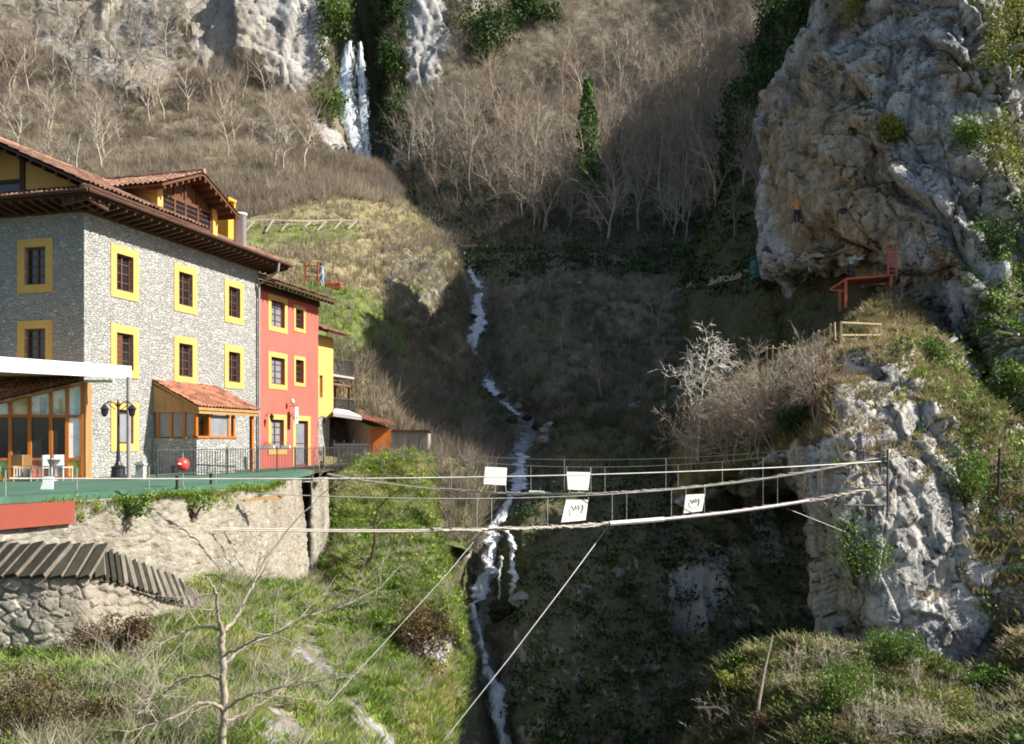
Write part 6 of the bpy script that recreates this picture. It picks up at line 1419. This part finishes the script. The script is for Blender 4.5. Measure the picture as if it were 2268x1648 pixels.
shrub('creeper', (-11.05, 22.3, -2.0), .9, .5, 'yellowish creeper tuft beside the red painted wall', 'creeper', 'yellowbush', 400, .045, 97, None, 6, dep=.4)
b_ = bankL.at(250, 1440); shrub('fern', (b_.x, b_.y, b_.z - .05), 1.5, .75, 'rusty brown dead bracken against the low rubble wall', 'fern', 'rust', 2600, .03, 98, None, 10)
b_ = bankL.at(90, 1640); shrub('bramble', (b_.x, b_.y, b_.z - .1), 1.7, 1.15, 'dark tangled bramble with rusty leaves in the lower left corner', 'bramble', 'rust', 3600, .024, 99, None, 14)
b_ = bankL.at(205, 1600); shrub('bramble', (b_.x, b_.y, b_.z - .1), .9, .7, 'smaller rusty bramble right of the corner one', 'bramble', 'rust', 1700, .022, 100, None, 9)
b_ = bankL.at(945, 1480); shrub('bracken', (b_.x, b_.y, b_.z - .1), 1.8, 2.2, 'reddish brown bracken on the rim of the bank above the stream', 'fern', 'rust', 2800, .05, 101, None, 12)
gB2 = 'round bushes on the lower right bank'
for i, (u, v, w_, h_, m_) in enumerate([(1640, 1520, 2.0, .8, 'yellowbush'), (1800, 1470, 2.6, 1.0, 'bush'), (1990, 1470, 2.0, 1.1, 'bush'), (2170, 1530, 2.0, .9, 'bush'), (1715, 1620, 1.6, .5, 'rust'), (2100, 1600, 1.7, 1.0, 'yellowbush'), (1860, 1560, 1.6, 1.2, 'bush')]):
    shrub('bush', bankR.at(u, v), w_, h_, ['yellow-green bush at the left end of the lower right bank', 'largest green bush on the crest of the lower right bank', 'green bush on the bank under the foot of the crag', 'green bush on the bank right of the crag foot', 'rusty bush low on the bank beside the leaning pole', 'yellow-green bush near the bottom edge of the lower right bank', 'green bush in the middle of the lower right bank'][i], 'bush', m_, 2000, .045, 110+i, gB2, 12)
gEt = 'dark evergreen trees along the shaded mountain flank'
for i, (u, v) in enumerate([(1748, 20), (1716, 95), (1678, 175), (1645, 290), (1700, 250), (1625, 400), (1765, 90)]):
    shrub('evergreen_tree', flank.at(u, v), 3.6 + (i * 37 % 5) * .4, 4.2 + (i * 53 % 7) * .5, 'dark ivy-clad evergreen tree in the shade along the mountain flank left of the great rock', 'tree', 'ivy', 1200, .2, 140+i, gEt, 12)
gW = 'bare shrubs on the lower right bank'
for i, (u, v) in enumerate([(1780, 1520), (2080, 1560), (1850, 1500), (2200, 1600), (1900, 1640), (1960, 1655), (2010, 1625), (1620, 1600), (1700, 1560), (1930, 1600), (2060, 1650), (1570, 1640)]):
    b_ = bankR.at(u, v); rg = random.Random(400+i); t = empty('bare_shrub', b_, 'leafless pale twiggy shrub among the dry grass of the lower right bank', 'shrub', gW); a, b = MB(), MB()
    for k in range(5): grow([a, b], rg, Vector((rg.uniform(-.15,.15), rg.uniform(-.15,.15), -.15)), Vector((rg.gauss(0,.4), rg.gauss(0,.4), 1)).normalized(), rg.uniform(.8, 1.3), .014, 0, 3, .05, (5, 4, 3), 3, (25, 60), .16, .3, .15)
    a.build('stem', M['palebark'], t); b.build('crown', M['palebark'], t)
# white bare tree and bare shrubs on the crag shoulder
MINR = .016; tb_ = crag.at(1548, 1010); bare_tree('bare_tree', tb_, 'bright white bare tree standing free on the left shoulder of the crag', 'tree', None, 31, 6.4, .085, ('whitebark', 'whitebark'), kids=(24, 6, 4), up=.03, ang=(50, 78), first=.2, crook=.04, length0=.95, lfac=.55)
MINR = .009; gS = 'bare shrubs on the left shoulder of the crag'
for i, (u, v) in enumerate([(1590, 985), (1640, 960), (1690, 930), (1610, 1020), (1660, 1010), (1720, 900), (1530, 1040), (1780, 880), (1710, 985), (1760, 940), (1820, 930)]):
    b_ = crag.at(u, v); rg = random.Random(300+i); t = empty('bare_shrub', b_, 'leafless tan shrub in the thicket on the left shoulder of the crag', 'shrub', gS); a, b = MB(), MB()
    for k in range(5): grow([a, b], rg, Vector((rg.uniform(-.3,.3), rg.uniform(-.3,.3), -.2)), Vector((rg.gauss(0,.35), rg.gauss(0,.35), 1)).normalized(), rg.uniform(1.9, 3.0), .034, 0, 3, .05, (7, 6, 4), 3, (25, 60), .16, .3, .15)
    a.build('stem', M['palebark' if i % 3 else 'warmbark'], t); b.build('crown', M['palebark' if i % 2 else 'warmbark'], t)
# foreground bare tree
MINR = .004
YT = 13.6; ft_ = empty('bare_tree', PV(495, 1700, YT), 'bare crooked tree with long grey limbs in front of the grassy bank', 'tree'); relt = tuple(PV(495,1700,YT)); rg = random.Random(5); tr_m, cr_m = MB(), MB()
def limb(pts, r0, r1, dy=0.0, tw=6, lv=2):
    w_ = [PV(u, v, YT + dy * i / max(1, len(pts)-1)) for i, (u, v) in enumerate(pts)]; a_ = catmull(np.array([tuple(x) for x in w_]), 6 * len(pts)); w_ = [Vector(x) for x in a_]
    w_ = [x + Vector((rg.gauss(0,.008), rg.gauss(0,.008), rg.gauss(0,.008))) for x in w_]; n = len(w_); tr_m.tube(w_, list(np.linspace(r0, r1, n)), 7, cap=False)
    for k in range(tw):
        i = rg.randrange(n // 4, n - 1); ax = (w_[i+1] - w_[i]).normalized(); o = ax.orthogonal(); o.rotate(Matrix.Rotation(rg.uniform(0, 6.28), 3, ax)); d = (ax * .7 + o * .7 + Vector((0,0,.15))).normalized()
        grow([cr_m], rg, w_[i], d, rg.uniform(.35, .9), max(r1, .008), 1, 4, .08, (4, 4, 3), 4, (25, 55), .16, .35, .2)
limb([(494,1760),(493,1640),(497,1560),(494,1500),(492,1440),(494,1395)], .066, .046, 0, 0)
limb([(494,1400),(520,1370),(552,1310),(590,1240),(650,1160),(745,1065)], .036, .007, 1.2, 9)
limb([(492,1400),(480,1350),(478,1310),(452,1270)], .035, .010, -.8, 5)
limb([(490,1396),(455,1388),(400,1400),(340,1440),(300,1478)], .028, .007, -.6, 11)
limb([(497,1470),(540,1432),(600,1408),(660,1372),(735,1348),(830,1322)], .034, .007, .8, 14)
limb([(497,1580),(480,1562),(440,1558),(395,1585),(330,1606),(270,1628)], .036, .008, -.8, 12)
limb([(494,1505),(455,1496),(400,1508),(340,1552),(290,1590)], .024, .006, .8, 10)
limb([(497,1570),(540,1545),(600,1528),(680,1512),(800,1490)], .026, .006, -.5, 13)
limb([(500,1450),(560,1420),(640,1392)], .022, .008, -1.0, 5); limb([(500,1600),(560,1570),(620,1530),(640,1500)], .028, .008, .6, 6)
tr_m.build('trunk', M['bark'], ft_, True, rel=relt); cr_m.build('crown', M['bark'], ft_, rel=relt)
# dark dead branch on the bank
db = bankL.at(800, 1255); Yd = db.y - .4; dt = empty('dead_tree', PV(800,1258,Yd), 'dark dead sapling bent like an elbow on the bank right of the buttress', 'tree'); rel = tuple(PV(800,1258,Yd)); q, q2 = MB(), MB()
q.tube([PV(*p, Yd) for p in ((797,1262),(812,1246),(824,1234),(830,1200),(829,1165),(838,1125),(862,1100),(888,1082))], [.10,.08,.07,.06,.05,.04,.025,.012], 7)
for a, b in (((838,1125),(822,1095)), ((829,1165),(846,1140)), ((812,1246),(772,1218)), ((862,1100),(858,1078)), ((824,1234),(790,1240))): q2.tube([PV(*a, Yd), PV((a[0]+b[0])/2+3, (a[1]+b[1])/2, Yd), PV(*b, Yd)], [.03,.02,.01], 5)
q.build('trunk', M['darkbark'], dt, rel=rel); q2.build('crown', M['darkbark'], dt, rel=rel)
# leaning bare pole on the right bank
pb_ = bankR.at(1668, 1640); Yq = pb_.y - .3; q = MB(); q.tube([PV(1669,1645,Yq), PV(1680,1560,Yq), PV(1694,1480,Yq+.3), PV(1711,1408,Yq+.5)], [.06,.055,.045,.03], 7); tag(q.build('dead_pole', M['bark']), 'slender grey dead trunk leaning upright on the lower right bank', 'trunk')
# moss branch footbridge at the head of the stream
mb_ = far.at(1030, 552); q = MB(); q.tube([PV(992,550,mb_.y-1.5), PV(1010,541,mb_.y-1.5), PV(1030,548,mb_.y-1.5), PV(1050,543,mb_.y-1.5), PV(1072,549,mb_.y-1.5)], .16, 6); q.tube([PV(1010,541,mb_.y-1.5), PV(1016,556,mb_.y-1.5)], .1, 5); q.tube([PV(1050,543,mb_.y-1.5), PV(1044,558,mb_.y-1.5)], .1, 5); tag(q.build('mossy_log', M['rail']), 'pale crooked log lying across the head of the stream', 'log')
# boulders beside the stream and on the slope
gK = 'pale boulders on the shaded slope'
def boulder(p, s, seed, label, group=gK):
    rs = np.random.RandomState(seed); me = bmesh.new(); bmesh.ops.create_icosphere(me, subdivisions=3, radius=1); 
    co = np.array([v.co for v in me.verts]); f1, f2, idv = worley(co, 1.3, seed); d = .75 + .4 * (idv - .5) + .25 * fbm(co, 1.4, 3, seed); co = co * d[:, None] * s * np.array([1.2, 1, .8])
    for v, c_ in zip(me.verts, co): v.co = c_
    m_ = bpy.data.meshes.new('boulder'); me.to_mesh(m_); me.free(); m_.materials.append(M['slabedge'] if seed % 3 else M['greyrock']); o = bpy.data.objects.new('boulder', m_); COL.objects.link(o); o.location = p; return tag(o, label, 'boulder', group)
M['greyrock'] = bark('grey_boulder', (.42, .41, .38))
rg = random.Random(8)
for i in range(34):
    u, v = rg.uniform(1090, 1720), rg.uniform(620, 1010)
    boulder(far.at(u, v, .05), rg.uniform(.12, .38), i + 1, 'small pale boulder lying in the shaded grass right of the stream')
for i, (u, v, s) in enumerate([(1150, 905, .5), (1168, 925, .45), (1190, 945, .6), (1215, 955, .7), (1240, 940, .55), (1135, 930, .5), (1205, 975, .6), (1110, 880, .4), (1230, 965, .5), (1045, 820, .5), (1120, 1345, .9), (1105, 1360, .7), (1150, 1330, .6)]):
    boulder(far.at(u, v, .1), s, 50 + i, 'wet dark boulder in the stream bed', 'wet boulders in the stream bed').data.materials[0] = M['slabstone'] if i % 3 else M['greyrock']
# ------------------------------------------------------------------ people (small and far)
def person(base, rz, label, joints, legs_mat, coat, hat, s=1.0):
    """joints: name -> (x, y, z) in metres; one skinned body, clothing and helmet as children"""
    root = empty('person', base, label, 'person', None, rz); J = joints
    def skin(name, chains, mat, radii):
        vs, es, rd, idx = [], [], [], {}
        def vid(n):
            if n not in idx: idx[n] = len(vs); vs.append(J[n]); rd.append(radii[n])
            return idx[n]
        for c in chains:
            for a, b in zip(c[:-1], c[1:]): es.append((vid(a), vid(b)))
        me = bpy.data.meshes.new(name); me.from_pydata(vs, es, []); me.materials.append(M[mat]); o = bpy.data.objects.new(name, me); COL.objects.link(o); o.parent = root
        o.modifiers.new('skin', 'SKIN'); sub = o.modifiers.new('sub', 'SUBSURF'); sub.levels = 1; sub.render_levels = 1
        for i, r in enumerate(rd): me.skin_vertices[0].data[i].radius = (r, r)
        me.skin_vertices[0].data[0].use_root = True; me.polygons.foreach_set('use_smooth', [True]*len(me.polygons)); return o
    R = dict(pelvis=.13, waist=.13, chest=.16, neck=.06, head=.095, crown=.07, sl=.075, sr=.075, el=.05, er=.05, wl=.035, wr=.035, hl=.11, hr=.11, kl=.075, kr=.075, al=.05, ar=.05, tl=.04, tr=.04)
    for h in ('l', 'r'):
        w = Vector(J['w'+h]); d = (w - Vector(J['e'+h])).normalized(); o = d.orthogonal().normalized(); J['p'+h] = tuple(w + d*.08); R['p'+h] = .035
        for k in range(5):
            J[f'f{h}{k}'] = tuple(w + d*(.16 - .012*abs(k-2)) + o*(.018*(k-2))) if k else tuple(w + d*.09 + o*-.055); R[f'f{h}{k}'] = .009
    ch = [('pelvis','waist','chest','neck','head','crown'), ('chest','sl','el','wl','pl'), ('chest','sr','er','wr','pr'), ('pelvis','hl','kl','al','tl'), ('pelvis','hr','kr','ar','tr')] + [('p'+h, f'f{h}{k}') for h in 'lr' for k in range(5)]
    skin('body', ch, 'skin', R)
    k = {a: b * 1.16 for a, b in R.items()}; k['wl'] = k['wr'] = .046
    skin('jacket', [('pelvis','waist','chest'), ('chest','sl','el','wl'), ('chest','sr','er','wr')], coat, k)
    k2 = {a: b * 1.12 for a, b in R.items()}; skin('trousers', [('pelvis','hl','kl','al'), ('pelvis','hr','kr','ar')], legs_mat, k2)
    q = MB(); h = Vector(J['head']); q.lathe(tuple(h + Vector((0,0,.0))), [(.125,.0),(.13,.05),(.11,.12),(.06,.165),(.01,.175)], 12); q.build('helmet', M[hat], root, True)
    return root
def pose(lean=0.0, crouch=0.0, arms=((.32,.25,-.1),(.32,.25,-.1)), turn=0.0):
    z = .95 - crouch; f = lean
    J = dict(pelvis=(0,0,z), waist=(0,-.12*f,z+.2), chest=(0,-.35*f,z+.42-.1*f), neck=(0,-.5*f,z+.56-.14*f), head=(0,-.58*f,z+.68-.17*f), crown=(0,-.6*f,z+.76-.18*f),
             sl=(-.2,-.38*f,z+.46-.12*f), sr=(.2,-.38*f,z+.46-.12*f), hl=(-.1,0,z-.05), hr=(.1,0,z-.05), kl=(-.13,-.12-.35*crouch,z*.52), kr=(.13,-.06-.3*crouch,z*.52), al=(-.13,.05,.08), ar=(.14,.08,.08), tl=(-.13,-.14,.04), tr=(.15,-.12,.04))
    for h, sg, a in (('l', -1, arms[0]), ('r', 1, arms[1])):
        s = Vector(J['s'+h]); J['e'+h] = tuple(s + Vector((sg*.08, -a[1]*.55, -.24 + a[2]))); J['w'+h] = tuple(s + Vector((sg*.02, -a[1]*1.15, -.42 + a[2]*2.6)))
    return J
pb0 = PV(1884, 617, YP + .7); pb0.z = PV(1873,620,YP).z + .12
person(pb0, math.radians(60), 'person in pale blue jacket and dark helmet at the left end of the platform', pose(.45, .12, ((.3,.4,.12),(.3,.4,.2))), 'trousers', 'jacket', 'helmet')
hb = hp(714, 632); person(hb, math.radians(-50), 'person in a grey-blue jacket standing beside the upright red launch frame on the meadow', pose(.15, .0), 'jacket', 'jacket', 'black')
gb = great.at(1765, 470); person((gb.x - .1, gb.y - .5, gb.z - .9), math.radians(180), 'climber in a bright orange jacket clinging to the left face of the great rock', pose(.1, .05, ((.3,.3,.25),(.3,.3,.32))), 'trousers', 'orange', 'orange')
